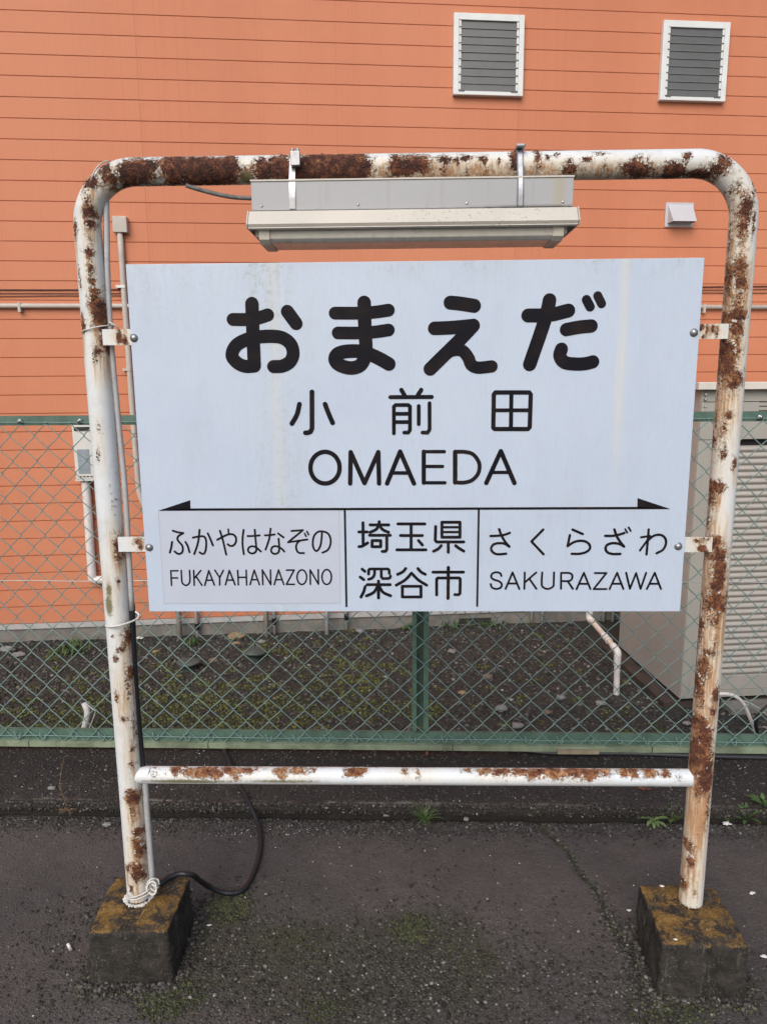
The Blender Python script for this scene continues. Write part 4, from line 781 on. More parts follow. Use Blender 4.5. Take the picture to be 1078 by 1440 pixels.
def stroke(mb, st):
    sm, wd = st[0], st[1]*.001/2; pts = [(st[i]*1e-4, st[i+1]*1e-4) for i in range(2, len(st), 2)]
    segs = []
    if sm and len(pts) > 2: pth = [tuple(p[:2]) for p in smooth_path([(a, b, 0) for a, b in pts], 7)]; segs = [pth]; joins = [pth[0], pth[-1]]
    else: segs = [[a, b] for a, b in zip(pts[:-1], pts[1:]) if a != b]; joins = pts
    for sg in segs:
        YL[0] -= .000009+.0000004*len(sg); y = YL[0]+.0000004*len(sg); b0 = len(mb.v); n = len(sg)
        for i, p in enumerate(sg):
            a = sg[max(0, i-1)]; c = sg[min(n-1, i+1)]; dx, dz = c[0]-a[0], c[1]-a[1]; l = math.hypot(dx, dz) or 1; nx, nz = -dz/l*wd, dx/l*wd
            mb.v += [(p[0]+nx, y-i*4e-7, p[1]+nz), (p[0]-nx, y-i*4e-7, p[1]-nz)]
        for i in range(n-1): k = b0+2*i; mb.f.append([k, k+1, k+3, k+2]); mb.mi.append(0)
    for p in joins:
        YL[0] -= .000009; y = YL[0]; b0 = len(mb.v); ns = 20
        mb.v += [(p[0]+wd*math.cos(6.2832*k/ns), y, p[1]+wd*math.sin(6.2832*k/ns)) for k in range(ns)]
        mb.f.append([b0+k for k in range(ns)]); mb.mi.append(0)
CH = {'o': ('お', [4]), 'ma': ('ま', [3]), 'e': ('え', [4]), 'da': ('だ', [6]), 'OMAEDA': ('OMAEDA', [1, 1, 2, 4, 2, 2]),
      'fukayahanazono_kana': ('ふかやはなぞの', [4, 3, 3, 3, 4, 4, 1]), 'FUKAYAHANAZONO': ('FUKAYAHANAZONO', [3, 1, 3, 2, 2, 2, 3, 2, 1, 2, 1, 1, 1, 1]),
      'saitama': ('埼玉県', [10, 5, 7]), 'fukaya': ('深谷市', [10, 5, 3]), 'sakurazawa_kana': ('さくらざわ', [3, 1, 3, 5, 4]), 'SAKURAZAWA': ('SAKURAZAWA', [1, 2, 3, 1, 3, 2, 1, 2, 1, 2])}
KJ = ['小', '前', '田']
for nm, sts in WORDS:
    txt, cnt = CH.get(nm) or (KJ.pop(0), [len(sts)])
    assert sum(cnt) == len(sts), (nm, len(sts), cnt)
    k = 0
    for ch, c_ in zip(txt, cnt):
        mb = MB(); YL[0] = -.03875
        for st in sts[k:k+c_]: stroke(mb, st)
        k += c_
        bpart('letter' if ch.isascii() else 'character', mb, M['ink'], 'black '+('letter ' if ch.isascii() else 'character ')+ch)
def flat(name, polys, label):
    mb = MB(); y = -.0388
    for pl in polys:
        b = len(mb.v); mb.v += [(x, y, z) for x, z in pl]; mb.f.append([b+i for i in range(len(pl))]); mb.mi.append(0); y -= .00001
    bpart(name, mb, M['ink'], label)
flat('direction_line', [[(-.6135, 1.2372), (.6125, 1.2372), (.6125, 1.2382), (.5354, 1.2430), (-.5358, 1.2430), (-.6135, 1.2382)]], None)
flat('arrow_head', [[(-.6143, 1.2378), (-.5363, 1.2405), (-.5353, 1.2632)]], 'left arrow head')
flat('arrow_head', [[(.6128, 1.2378), (.5354, 1.2405), (.5345, 1.2642)]], 'right arrow head')
flat('divider', [[(-.1650, 1.2382), (-.1650, .9945), (-.1600, .9945), (-.1600, 1.2382)]], None)
flat('divider', [[(.1564, 1.2382), (.1564, .9953), (.1612, .9953), (.1612, 1.2382)]], None)

# ================================================================ LAMP under the top pipe
lamp = empty('strip_lamp', (0, 0, 1.86), 0, 'off-white strip lamp strapped under the top pipe of the sign frame', 'lamp')
LZ = 1.86
def lz(z): return z-LZ
mb = MB(); mb.box(-.3575, .3535, -.05, .045, lz(1.918), lz(1.979)); mb.build('housing', M['lampgrey'], lamp, bev=.0015)
mb = MB(); mb.box(-.3585, .3545, -.052, .047, lz(1.9792), lz(1.9825)); mb.build('top_flange', M['lampwhite'], lamp)
for x in (-.335, -.12, .12, .331):
    mb = MB(); mb.ball((x, -.0505, lz(1.928)), .0035, 1, sq=(1, .6, 1)); mb.build('screw', M['bolt'], lamp)
pf = [(-.048, 1.9175), (-.058, 1.9150), (-.078, 1.884), (-.074, 1.8775), (-.0745, 1.876), (-.068, 1.8735), (-.066, 1.8755), (-.070, 1.880), (-.073, 1.885), (-.053, 1.9125)]
pf2 = [(-.053, 1.9125), (.055, 1.9125), (.068, 1.878), (.073, 1.878), (.060, 1.9175), (-.048, 1.9175)]
mb = MB()
mb.prism_x([(y, lz(z)) for y, z in pf], -.362, .3605); mb.prism_x([(y, lz(z)) for y, z in pf2], -.362, .3605)
for x in (-.3645, .3630):
    b = len(mb.v); pl = [(-.058, 1.9165), (-.0785, 1.884), (-.074, 1.8765), (.074, 1.8765), (.060, 1.9165)]
    mb.v += [(x-.0012, y, lz(z)) for y, z in pl]+[(x+.0012, y, lz(z)) for y, z in pl]
    mb.f += [[b+i for i in range(5)], [b+5+i for i in range(5)]]+[[b+i, b+(i+1) % 5, b+5+(i+1) % 5, b+5+i] for i in range(5)]; mb.mi += [0]*7
mb.build('reflector', M['lampwhite'], lamp)
mb = MB(); mb.prism_x([(-.060, lz(1.882)), (-.056, lz(1.857)), (-.044, lz(1.850)), (.044, lz(1.850)), (.056, lz(1.857)), (.060, lz(1.882))], -.318, .310); o = mb.build('lens', M['lens'], lamp, bev=.002)
for x0, x1 in ((-.342, -.3175), (.3095, .334)):
    mb = MB(); mb.prism_x([(-.064, lz(1.883)), (-.059, lz(1.855)), (-.046, lz(1.8475)), (.046, lz(1.8475)), (.059, lz(1.855)), (.064, lz(1.883))], x0, x1)
    s = -1 if x0 < 0 else 1; xa, xb = (x0-.009, x0) if s < 0 else (x1, x1+.009)
    mb.prism_x([(-.052, lz(1.883)), (-.048, lz(1.862)), (.048, lz(1.862)), (.052, lz(1.883))], xa, xb); mb.build('end_cap', M['lenscap'], lamp, bev=.0015)
def strap(x, w, z0, th, name):
    R = RP+th*.6+.001; pts = [(-.0525, z0), (-.0525, 1.955), (-.047, 1.985)]
    pts += [(-R*math.cos(t), TOPZ+R*math.sin(t)) for t in np.linspace(.1, math.pi-.1, 14)]
    pts += [(.049, 1.985), (.049, 1.93)]
    P = smooth_path([(0, y, z) for y, z in pts], 3); mb = MB(); n = len(P)
    for i, p in enumerate(P):
        a = P[max(0, i-1)]; c = P[min(n-1, i+1)]; d = Vector((0, c[1]-a[1], c[2]-a[2])).normalized(); nv = Vector((0, -d.z, d.y))*th/2
        for sx in (-w/2, w/2):
            for sn in (-1, 1): mb.v.append((x+sx, p[1]+nv.y*sn, lz(p[2]+nv.z*sn)))
    for i in range(n-1):
        a = 4*i
        for q_ in ((0, 1, 5, 4), (2, 6, 7, 3), (0, 4, 6, 2), (1, 3, 7, 5)): mb.f.append([a+k for k in q_])
    mb.f += [[0, 2, 3, 1], [4*n-4, 4*n-3, 4*n-1, 4*n-2]]; mb.mi = [0]*len(mb.f)
    return mb.build(name, M['steel'], lamp)
strap(-.2660, .0135, 1.9205, .0022, 'hanging_strap')
o = strap(.2370, .0145, 1.9185, .006, 'hanging_strap'); o.modifiers.new('bevel', 'BEVEL').width = .0025
bc = on_y(415, 222, -.047); mb = MB(); cz = bc[2]
mb.box(bc[0]-.0105, bc[0]+.0105, -.050, -.036, lz(cz-.016), lz(cz+.014)); mb.tube([(bc[0]-.006, -.044, lz(cz+.013)), (bc[0]-.006, -.044, lz(cz+.020))], .004, 10); mb.tube([(bc[0]+.006, -.044, lz(cz+.013)), (bc[0]+.006, -.044, lz(cz+.020))], .004, 10)
mb.build('strap_buckle', M['steel'], lamp, bev=.0015)
tc_ = on_y(730.5, 208, -.02); mb = MB(); mb.box(tc_[0]-.010, tc_[0]+.010, -.040, .010, lz(tc_[2]-.004), lz(tc_[2]+.004)); mb.build('strap_end_plate', M['steel'], lamp, bev=.003)
mb = MB(); p = on_y(793, 250, -.03); mb.box(p[0]-.011, p[0]+.011, -.034, -.012, lz(1.9826), lz(1.9875)); mb.build('packing_shim', M['wood'], lamp)

# ================================================================ BLOCKS
def block(cx, cy, w, d, rot, seed, label):
    bm = bmesh.new(); bmesh.ops.create_cube(bm, size=2); bmesh.ops.subdivide_edges(bm, edges=bm.edges, cuts=44, use_grid_fill=True)
    zt = .15; h = .085
    for v in bm.verts:
        p = v.co.copy(); r = .10
        q = Vector([max(-1+r, min(1-r, c)) for c in p]); dd = p-q
        if dd.length > 0: p = q+dd.normalized()*min(dd.length, r*(.98))
        k = 1-.022*p.z
        x, y, z = p.x*w/2*k, p.y*d/2*k, p.z*h
        nn = mn.fractal(Vector((x*9+seed, y*9, z*9)), .9, 2.2, 5); n2 = mn.noise(Vector((x*70+seed, y*70, z*70)))
        dv = Vector((p.x*w, p.y*d, p.z*h*1.4)).normalized(); f = .007*nn+.0026*n2+.0016*mn.noise(Vector((x*170+seed, y*170, z*170)))
        v.co = (x+dv.x*f, y+dv.y*f, z+dv.z*f+zt-h)
    me = bpy.data.meshes.new('concrete_block'); bm.to_mesh(me); bm.free(); me.materials.append(M['block']); me.shade_smooth()
    o = bpy.data.objects.new('concrete_block', me); COL.objects.link(o); o.location = (cx, cy, 0); o.rotation_euler.z = rot
    tag(o, label, 'concrete block', 'concrete feet of the station sign'); return o
block(-.738, -.021, .215, .216, R_(1.2), 3, 'lichen-covered concrete block at the foot of the left sign post, cable beside it')
block(.735, -.040, .216, .224, R_(-3.2), 9, 'orange-topped concrete block at the foot of the right sign post')

# ================================================================ CABLES AND TIES
def hang(name, mat, pts, r, label, cat, k=7, seg=12, group=None):
    P = smooth_path(pts, k); c = P[-1]; mb = MB(); mb.tube([tuple(p) for p in P], r, seg)
    o = mb.build(name, mat, smooth=True, origin=tuple(map(float, c))); return tag(o, label, cat, group)
pc = [on_y(x, y, .004) for x, y in ((149.5, 268), (150.5, 330), (151.5, 385), (156.5, 480), (166.5, 590), (176.8, 700), (185.6, 858))]
hang('grey_conduit', M['conduit'], pc, .0068, 'thin grey conduit tied along the inner side of the left post', 'conduit')
pk = [on_y(x, y, .006) for x, y in ((146.6, 268), (148, 385), (153.5, 480), (163, 590))]
hang('thin_black_wire', M['rubber'], pk, .0028, 'thin black wire between the left post and its grey conduit', 'wire')
pc = [on_y(x, y, .008) for x, y in ((185.4, 850), (186.5, 885), (189.5, 950), (195, 1020), (201, 1085), (203, 1104))]
hang('black_cable', M['rubber'], pc, .0085, 'short black cable run beside the lower half of the left post', 'cable')
pc = [on_y(x, y, .006) for x, y in ((204, 1098), (206.5, 1140), (210.5, 1190), (213.5, 1232), (214, 1252))]
hang('grey_conduit', M['conduit'], pc, .0085, 'short grey conduit below the crossbar against the left post', 'conduit')
gp = [(215, 1250, .155), (225.6, 1243, .163), (238, 1234, .166), (251, 1229, .167), (262, 1229, .165), (272, 1231, .150), (282, 1239, .095), (294, 1247, .050), (310, 1254, .022), (327, 1256, .012), (344, 1249, .010), (358, 1224, .010), (366, 1192, .010), (364, 1163, .010), (354, 1137, .035), (345, 1119, .050), (336, 1106, .048), (329, 1090, .048), (321, 1069, .047), (316, 1058, .046)]
pts = [on_z(x, y, z) for x, y, z in gp]; pts.append(np.array([pts[-1][0]-.02, 1.04, .03])); pts.append(np.array([pts[-1][0], 1.09, -.1])); pts.append(np.array([pts[-1][0], 1.06, -.6]))
hang('black_ground_cable', M['rubber'], pts[::-1], .0076, 'black cable looping across the ground from the left post to the fence', 'cable')
pc = [on_y(x, y, -.02) for x, y in ((262, 261), (282, 267), (305, 273), (330, 277.5), (357, 279))]
hang('lamp_cable', M['darkhose'], pc, .0048, 'short grey cable from the top pipe into the lamp', 'cable')
pc = [np.array([x, y, z]) for x, y, z in ((.42, 1.02, .042), (.6, .985, .042), (.9, .982, .043), (1.2, .965, .043), (1.5, .955, .043), (1.9, .97, .043), (2.6, .97, .043))]
hang('black_hose', M['rubber'], pc, .011, 'black hose lying under the fence at right', 'hose')
def ring(c, nrm, r, th, label, extra=None, tilt=0, wob=.0):
    n = Vector(nrm).normalized(); a = n.cross(Vector((0, 1, 0))).normalized(); b = n.cross(a)
    P = []
    for k in range(36):
        t = 6.2832*k/36; P.append(tuple(Vector(c)+a*math.cos(t)*r+b*math.sin(t)*r+n*wob*math.sin(2*t+1)))
    mb = MB(); mb.tube(P, th, 8, closed=True)
    if extra:
        for e_ in extra: mb.tube([tuple(q) for q in smooth_path(e_, 5)], th, 8)
    o = mb.build('cable_tie', M['tie'], smooth=True, origin=tuple(c)); return tag(o, label, 'wire tie', 'white wire ties on the left post')
z = on_y(138, 464, -.03)[2]; ring((-.744, .0, z+.004), (-.22, 0, 1), .036, .0017, 'white wire tie on the left post at the upper bracket', [[(-.712, -.01, z+.012), (-.70, -.035, z+.016), (-.690, -.036, z+.010), (-.684, -.028, z+.004)]])
z = on_y(168, 880, -.03)[2]; ring((-.737, .004, z+.003), (-.20, 0, 1), .0435, .0026, 'thick white wire tie on the left post just below the board', [[(-.696, -.01, z+.010), (-.690, -.012, z+.022), (-.700, -.008, z+.03)]])
c = on_y(140, 246, 0); ring((c[0]+.004, 0, c[2]), (1, 0, -.72), .0335, .0016, 'thin wire tie round the top left bend of the pipe')
zz = .178
ex = []
for k in range(5):
    cx, cz = -.700+.004*math.cos(k*1.9), .205+.006*math.sin(k*2.3); r = .011+.002*(k % 3)
    ex.append([(cx+r*math.cos(t), -.02-.004*k+.006*math.sin(t*1.3+k), cz+r*1.25*math.sin(t)) for t in np.linspace(k, k+5.6, 9)])
ring((-.741, 0, zz+.003), (-.33, .1, 1), .040, .0023, 'coil of white wire at the foot of the left post', ex)
ring((-.743, 0, zz-.006), (-.22, .05, 1), .037, .0023, 'lower turn of white wire round the left post foot')
mb = MB(); 
for k in range(26):
    t = 6.2832*k/26; r = RP+.004+.004*random.random(); mb.ball((-.75+r*math.cos(t), r*math.sin(t), .153), random.uniform(.004, .008), 1, .5, k, (1, 1, .6))
tag(mb.build('mortar_crumbs', M['tie']), 'crumbled pale paint round the foot of the left post', 'paint crumbs', kind='stuff')

# ================================================================ SMALL STUFF ON THE GROUND
def put(px, py, z): return on_z(px, py, z)
def gz(x, y):
    ky = .603-.008*x
    return zplat(x, y) if y < ky else .035+.0035*fbm(x, y, 3, 5)
N = 0
def cloud(name, n, fx, size, mat, flat=(1, 1, .6), zoff=.2, jit=.25, tint=None, label=None, cat=None, zf=gz):
    C, S, T = [], [], []
    while len(C) < n:
        x, y = fx()
        r = size(); C.append((x, y, zf(x, y)+r*zoff)); S.append(r); T.append(random.random() if tint is None else tint())
    return scatter(name, C, S, np.array(T), mat, 0, jit, flat, 'stuff', label, cat)
def kerbside(): x = random.uniform(-1.6, 1.5); return x, .598-.008*x-abs(random.gauss(0, .055))
cloud('kerb_grit', 13000, kerbside, lambda: random.choice((.0012, .0018, .0024, .0036))*random.uniform(.8, 1.4), M['grit'], label='loose dark grit lying along the foot of the low kerb', cat='grit')
def stripxy(): return random.uniform(-1.7, 1.6), random.uniform(.61, 1.05)
cloud('strip_grit', 11000, stripxy, lambda: random.choice((.0014, .0022, .0034))*random.uniform(.8, 1.5), M['grit'], label='dark grit on the concrete strip under the fence', cat='grit')
def edgexyz():
    x = random.uniform(-1.7, 1.6); t = random.random(); return x, .600-.008*x+.022*t
def edgez(x, y):
    t = (y-(.600-.008*x))/.022; return .012+.026*min(1, t*2.2)
cloud('kerb_edge_grit', 5200, edgexyz, lambda: random.choice((.0016, .0024, .0034, .0046))*random.uniform(.7, 1.2), M['grit'], (1, 1, .8), 0, .35, label='coarse aggregate showing in the worn edge of the low kerb', cat='grit', zf=edgez)
def anyxy(): return random.uniform(-1.35, 1.3), random.uniform(-.45, .56)
def patchxy():
    m = random.choice(MOSSP); return m[0]+random.gauss(0, m[2]*1.2), m[1]+random.gauss(0, m[2]*1.1)
def lowxy():
    while True:
        x, y = random.gauss(.0, .42), random.gauss(-.14, .12)
        if -.45 < y < .2: return x, y
cloud('pavement_grit', 4200, anyxy, lambda: random.uniform(.0008, .0019), M['grit'], label='fine grit spread over the asphalt platform', cat='grit')
cloud('loose_aggregate', 11000, lambda: patchxy() if random.random() < .45 else lowxy(), lambda: random.choice((.0014, .0022, .0032, .0044))*random.uniform(.8, 1.3), M['grit'], label='loose aggregate around the mossy patches between the blocks', cat='grit')
def crackxy():
    i = random.randrange(len(CRK)-1); t = random.random(); w_ = .004+.035*(i/len(CRK))**2; p = CRK[i]*(1-t)+CRK[i+1]*t
    return p[0]+random.gauss(0, w_), p[1]+random.gauss(0, w_)
cloud('crack_pebbles', 1500, crackxy, lambda: random.uniform(.0016, .0052), M['peb'], label='dark pebbles spilling along the crack beside the right block', cat='pebbles')
def whitexy():
    r = random.random()
    if r < .35: return (lambda x: (x, .56-abs(random.gauss(0, .06))))(random.gauss(-.45, .25))
    if r < .7: return anyxy()
    return stripxy()
cloud('white_grit', 300, whitexy, lambda: random.choice((.0010, .0014, .0020, .0026)), M['speck'], label='tiny white chips scattered on the dark asphalt', cat='chips')
def footxy():
    cx, cy = random.choice(((-.738, -.021), (.735, -.040))); e = random.choice(((-1, 0), (1, 0), (0, -1), (0, -1), (0, 1))); t = random.uniform(-.125, .125); g = .112+abs(random.gauss(0, .016))
    return (cx+e[0]*g, cy+t) if e[0] else (cx+t, cy+e[1]*g)
cloud('footing_crumbs', 3600, footxy, lambda: random.choice((.002, .003, .0045, .006))*random.uniform(.7, 1.2), M['grit'], (1, 1, .75), .4, .4, label='crumbled grit heaped against the feet of both concrete blocks', cat='grit')
cloud('footing_moss', 1100, lambda: (lambda p: (p[0], p[1]-.012))(footxy()), lambda: random.uniform(.0018, .0042), M['moss'], (1, 1, .8), .4, .4, label='moss growing against the feet of both concrete blocks', cat='moss')
# moss cushions
def mossxy(cx, cy, r):
    def f():
        while True:
            x, y = cx+random.gauss(0, r*.5), cy+random.gauss(0, r*.42)
            if mn.noise(Vector((x*45, y*45, 1))) > -.18: return x, y
    return f
for (px, py, r, n, lb) in ((322, 1275, .060, 1700, 'lumpy green moss on the asphalt below the loop of black cable'), (580, 1307, .050, 1500, 'round green moss cushion in the middle of the asphalt'), (238, 1404, .07, 1100, 'moss at the front corner of the left concrete block'), (955, 1412, .07, 700, 'moss growing in front of the right concrete block'), (900, 1425, .03, 350, 'moss at the end of the crack'), (455, 1420, .07, 500, 'thin moss near the bottom of the picture'), (410, 1330, .10, 500, 'sparse moss between grit left of centre'), (660, 1345, .10, 420, 'sparse moss between grit right of centre')):
    c = put(px, py, 0); dense = n/(r*r)
    cloud('moss_patch', n, mossxy(c[0], c[1], r), (lambda: random.uniform(.0016, .0042)) if n > 600 else (lambda: random.uniform(.0012, .0028)), M['moss'], (1, 1, .9), .5, .4, label=lb, cat='moss')
def crk_in():
    while True:
        i = random.randrange(0, 6); t = random.random(); p = CRK[i]*(1-t)+CRK[i+1]*t
        if mn.noise(Vector((p[0]*22, p[1]*22, 5))) > -.05: return p[0]+random.gauss(0, .0045), p[1]+random.gauss(0, .0045)
cloud('crack_moss', 1700, crk_in, lambda: random.uniform(.0013, .0036), M['moss'], (1, 1, .8), .3, .4, label='green moss filling the crack in the asphalt', cat='moss')

# yard gravel and its yellow-green moss
SHX = shc[0]-.10
def in_shed(x, y):
    dx, dy = x-shc[0], y-shc[1]; a = dx*math.cos(BA)+dy*math.sin(BA); b = -dx*math.sin(BA)+dy*math.cos(BA); return a > -.11 and b > .02
def wally(x): return 4.53+math.tan(BA)*x
def yardxy():
    while True:
        y = 1.4+3.35*random.random()**.9; x = random.uniform(-2.9-.25*(y-1.4), 2.5)
        if y < wally(x)-.01 and not in_shed(x, y): return x, y
cloud('yard_gravel', 30000, yardxy, lambda: random.choice((.004, .006, .008, .008, .011, .015))*random.uniform(.7, 1.25), M['peb'], zf=zyard, label='dark gravel covering the yard behind the fence', cat='gravel')
def ymxy():
    while True:
        x, y = yardxy()
        if ymoss(x, y)+.55*mn.noise(Vector((x*7, y*7, 2)))+.2*random.random() > .42: return x, y
cloud('yard_moss', 15000, ymxy, lambda: random.uniform(.004, .0115), M['ymoss'], (1, 1, .7), .45, .45, zf=zyard, label='yellow-green moss spread over the yard gravel', cat='moss')

# leafy plants
class Leaves:
    def __init__(s): s.V = []; s.F = []; s.T = []
    def leaf(s, base, az, ln, wd, rise, droop, t, fold=.25, shape=None):
        n = 7; b = len(s.V); d = np.array([math.cos(az), math.sin(az)]); q = np.array([-d[1], d[0]]); p = np.array([base[0], base[1], base[2]], float); ang = rise
        shape = shape or (lambda u: math.sin(math.pi*min(1, .12+u*.9))**.8)
        for k in range(n+1):
            u = k/n; w_ = wd*shape(u)/2
            for sgn in (-1, 0, 1):
                s.V.append((p[0]+q[0]*w_*sgn, p[1]+q[1]*w_*sgn, p[2]+abs(sgn)*w_*fold)); s.T.append(t+random.uniform(-.08, .08))
            p = p+np.array([d[0]*math.cos(ang), d[1]*math.cos(ang), math.sin(ang)])*ln/n; ang -= droop/n
        for k in range(n):
            for c in (0, 1): a = b+3*k+c; s.F.append((a, a+1, a+4, a+3))
    def done(s, name, label, cat, loc, kind=None):
        V = np.array(s.V)-np.array(loc); o = rawmesh(name, V, np.array(s.F), np.clip(s.T, 0, 1), M['leaf'], kind, label, cat); o.location = loc; return o
def rosette(px, py, n, ln, wd, t, label, z=0.0, toothed=True, rise=.5):
    c = put(px, py, z); L_ = Leaves(); k0 = random.uniform(0, 6)
    sh = (lambda u: (.25+.75*u)*math.sin(math.pi*min(1, .1+u*.9))**.7*(1+.22*math.sin(u*26))) if toothed else None
    for k in range(n):
        L_.leaf((c[0], c[1], z+.003), k0+k*2.4, ln*random.uniform(.65, 1.1), wd*random.uniform(.8, 1.1), rise*random.uniform(.6, 1.5), random.uniform(.5, 1.3), t+random.uniform(-.1, .1), shape=sh)
    return L_.done('weed', label, 'weed', (c[0], c[1], z))
rosette(918, 1155, 9, .062, .022, .85, 'small pale green rosette weed in front of the kerb, left of the right post', .001, rise=.35)
rosette(1048, 1154, 12, .066, .024, .3, 'larger dark green weed at the kerb, right of the right post', .004, rise=.8)
rosette(1072, 1134, 10, .062, .023, .3, 'leafy weed at the right picture edge by the kerb', .036, rise=.9)
rosette(1018, 1154, 5, .035, .014, .55, 'small weed between the right post and the larger weed', .0, rise=.6)
def tuft(px, py, n, ln, t, label, z=0.0, spread=.02, wd=.0026, name='grass_tuft'):
    c = put(px, py, z); L_ = Leaves()
    for k in range(n):
        L_.leaf((c[0]+random.gauss(0, spread*.3), c[1]+random.gauss(0, spread*.3), z), random.uniform(0, 6.28), ln*random.uniform(.5, 1.15), wd, random.uniform(.7, 1.45), random.uniform(.3, 1.5), t+random.uniform(-.25, .25), 0.1, lambda u: 1-u*.85)
    return L_.done(name, label, 'grass', (c[0], c[1], z))
tuft(597, 1154, 80, .075, .7, 'bright green grass tuft growing at the kerb below the middle of the sign', .0, wd=.0042)
tuft(944, 1154, 60, .06, .75, 'yellowish grass tuft just left of the right post at the kerb', .0, wd=.004)
tuft(1012, 1150, 20, .03, .6, 'tiny grass tuft right of the right post', .0)
for px, py, n, ln, lb in ((100, 915, 90, .10, 'green weeds at the foot of the orange wall on the left'), (270, 905, 40, .07, 'small weeds between the pipes at the wall foot'), (640, 878, 70, .09, 'low weeds by the foundation behind the fence post'), (690, 878, 60, .08, 'low weeds by the foundation right of the fence post'), (575, 884, 40, .07, 'low weeds by the foundation left of the fence post')):
    tuft(px, py, n, ln, .42, lb, GZ+.01, spread=.28 if n > 50 else .12, wd=.014, name='wall_weeds')
# dry twiggy weed on the kerb at left
c = put(96, 1140, .02); mb = MB()
top = on_y(90, 1066, c[1]+.01); stem = smooth_path([c, c+np.array([-.01, 0, .05]), (c+top)/2+np.array([-.022, 0, 0]), top], 5)
mb.tube([tuple(p) for p in stem], .0009, 5)
for k in range(22):
    p = stem[random.randrange(2, len(stem))]; a = random.uniform(0, 6.28); l = random.uniform(.008, .026); e = p+np.array([math.cos(a)*l, math.sin(a)*l*.6, random.uniform(-.3, 1)*l])
    mb.tube([tuple(p), tuple((p+e)/2+np.array([0, 0, .002])), tuple(e)], .0006, 4)
for k in range(30):
    a = random.uniform(0, 6.28); l = random.uniform(.01, .035); e = c+np.array([math.cos(a)*l, math.sin(a)*l-.01, random.uniform(-.01, .02)]); mb.tube([tuple(c), tuple((c+e)/2+np.array([0, 0, .004])), tuple(e)], .0008, 4)
tag(mb.build('dry_weed', M['dry'], origin=tuple(map(float, c))), 'dry brown twiggy weed on the kerb left of the left post', 'weed')
# single stones
def stone(px, py, r, z, mat, label, sq=(1.2, 1, .55), seed=1, name='stone', cat='stone', jit=.45):
    c = put(px, py, z); mb = MB(); mb.ball((c[0], c[1], z+r*sq[2]*.5), r, 3, jit, seed, sq)
    return tag(mb.build(name, M[mat], smooth=True, origin=(c[0], c[1], z)), label, cat)
stone(73, 1109, .0115, .036, 'stone', 'flat oval grey pebble on the kerb strip beside the dry weed', (1.3, .8, .5), 2)
stone(151, 1160, .012, 0, 'stone', 'pale angular stone on the asphalt left of the left post', (1.2, .9, .35), 5, jit=.7)
stone(655, 1153, .0095, 0, 'stone', 'round grey pebble at the kerb right of the grass tuft', (1, .9, .7), 7)
stone(543, 1147, .010, 0, 'stone', 'grey pebble at the kerb left of the grass tuft', (1.2, .9, .6), 8)
stone(276, 1142, .006, 0, 'stone', 'small grey pebble at the kerb right of the left post', (1.2, .9, .6), 9)
for k, (px, py, r, mt, lb) in enumerate(((333, 897, .060, 'tanstone', 'yellowish lump of rock at the wall foot left of the pipes'), (332, 906, .03, 'tanstone', 'small tan stone in front of the yellowish rock'), (650, 975, .024, 'tanstone', 'rounded pale tan stone in the yard right of the fence post'), (686, 953, .034, 'brownstone', 'rounded brown stone in the yard under the middle of the board'), (705, 998, .036, 'stone', 'flat pale stone in the yard near the fence'), (728, 1022, .03, 'stone', 'flat light stone beside the bottom rail'), (635, 917, .03, 'stone', 'small grey stone just right of the fence post'), (715, 866, .04, 'stone', 'pale stone by the foundation under the board'), (498, 878, .05, 'tanstone', 'tan stone at the wall foot right of the last pipe'), (506, 888, .035, 'stone', 'grey stone beside the tan one at the wall foot'), (368, 903, .028, 'stone', 'pale stone at the foot of the middle pipe'), (197, 898, .025, 'paper', 'white chip of stone beside the left post in the yard'), (219, 917, .022, 'tanstone', 'small cream stone in the yard right of the left post'), (844, 990, .03, 'stone', 'light stone in the yard left of the bent pipe'), (965, 1018, .022, 'stone', 'round white pebble beside the right post behind the fence'), (788, 982, .028, 'stone', 'flat grey stone in the yard, right of centre'), (770, 1003, .024, 'brownstone', 'dark brown stone in the yard, right of centre'), (300, 930, .035, 'brownstone', 'flat brown stone between the two dark lids'), (12, 915, .05, 'stone', 'grey rubble at the wall foot at the left picture edge'), (28, 922, .04, 'stone', 'smaller rubble piece at the left picture edge'))):
    stone(px, py, r, GZ+.004, mt, lb, (1.25, 1, .5), 20+k)
# two round dark lids
for px, py, lb in ((266, 930, 'dark green-grey round lid in the yard, the left one near the pipes'), (357, 916, 'dark green-grey round lid in the yard, the right one nearer the wall')):
    c = put(px, py, GZ+.07); mb = MB(); n = 26
    for i, (r, z) in enumerate(((.03, .085), (.075, .078), (.086, .066), (.083, .058), (.05, .05), (.05, 0))):
        for k in range(n): t = 6.2832*k/n; mb.v.append((c[0]+r*math.cos(t)*1.12, c[1]+r*math.sin(t), GZ+z+.006*math.sin(t*2+px)))
    for i in range(5):
        for k in range(n): mb.f.append([i*n+k, i*n+(k+1) % n, (i+1)*n+(k+1) % n, (i+1)*n+k]); mb.mi.append(0)
    mb.f.append([k for k in range(n)]); mb.mi.append(0)
    tag(mb.build('round_lid', M['lid'], smooth=True, origin=(c[0], c[1], GZ)), lb, 'lid', 'round lids in the yard')
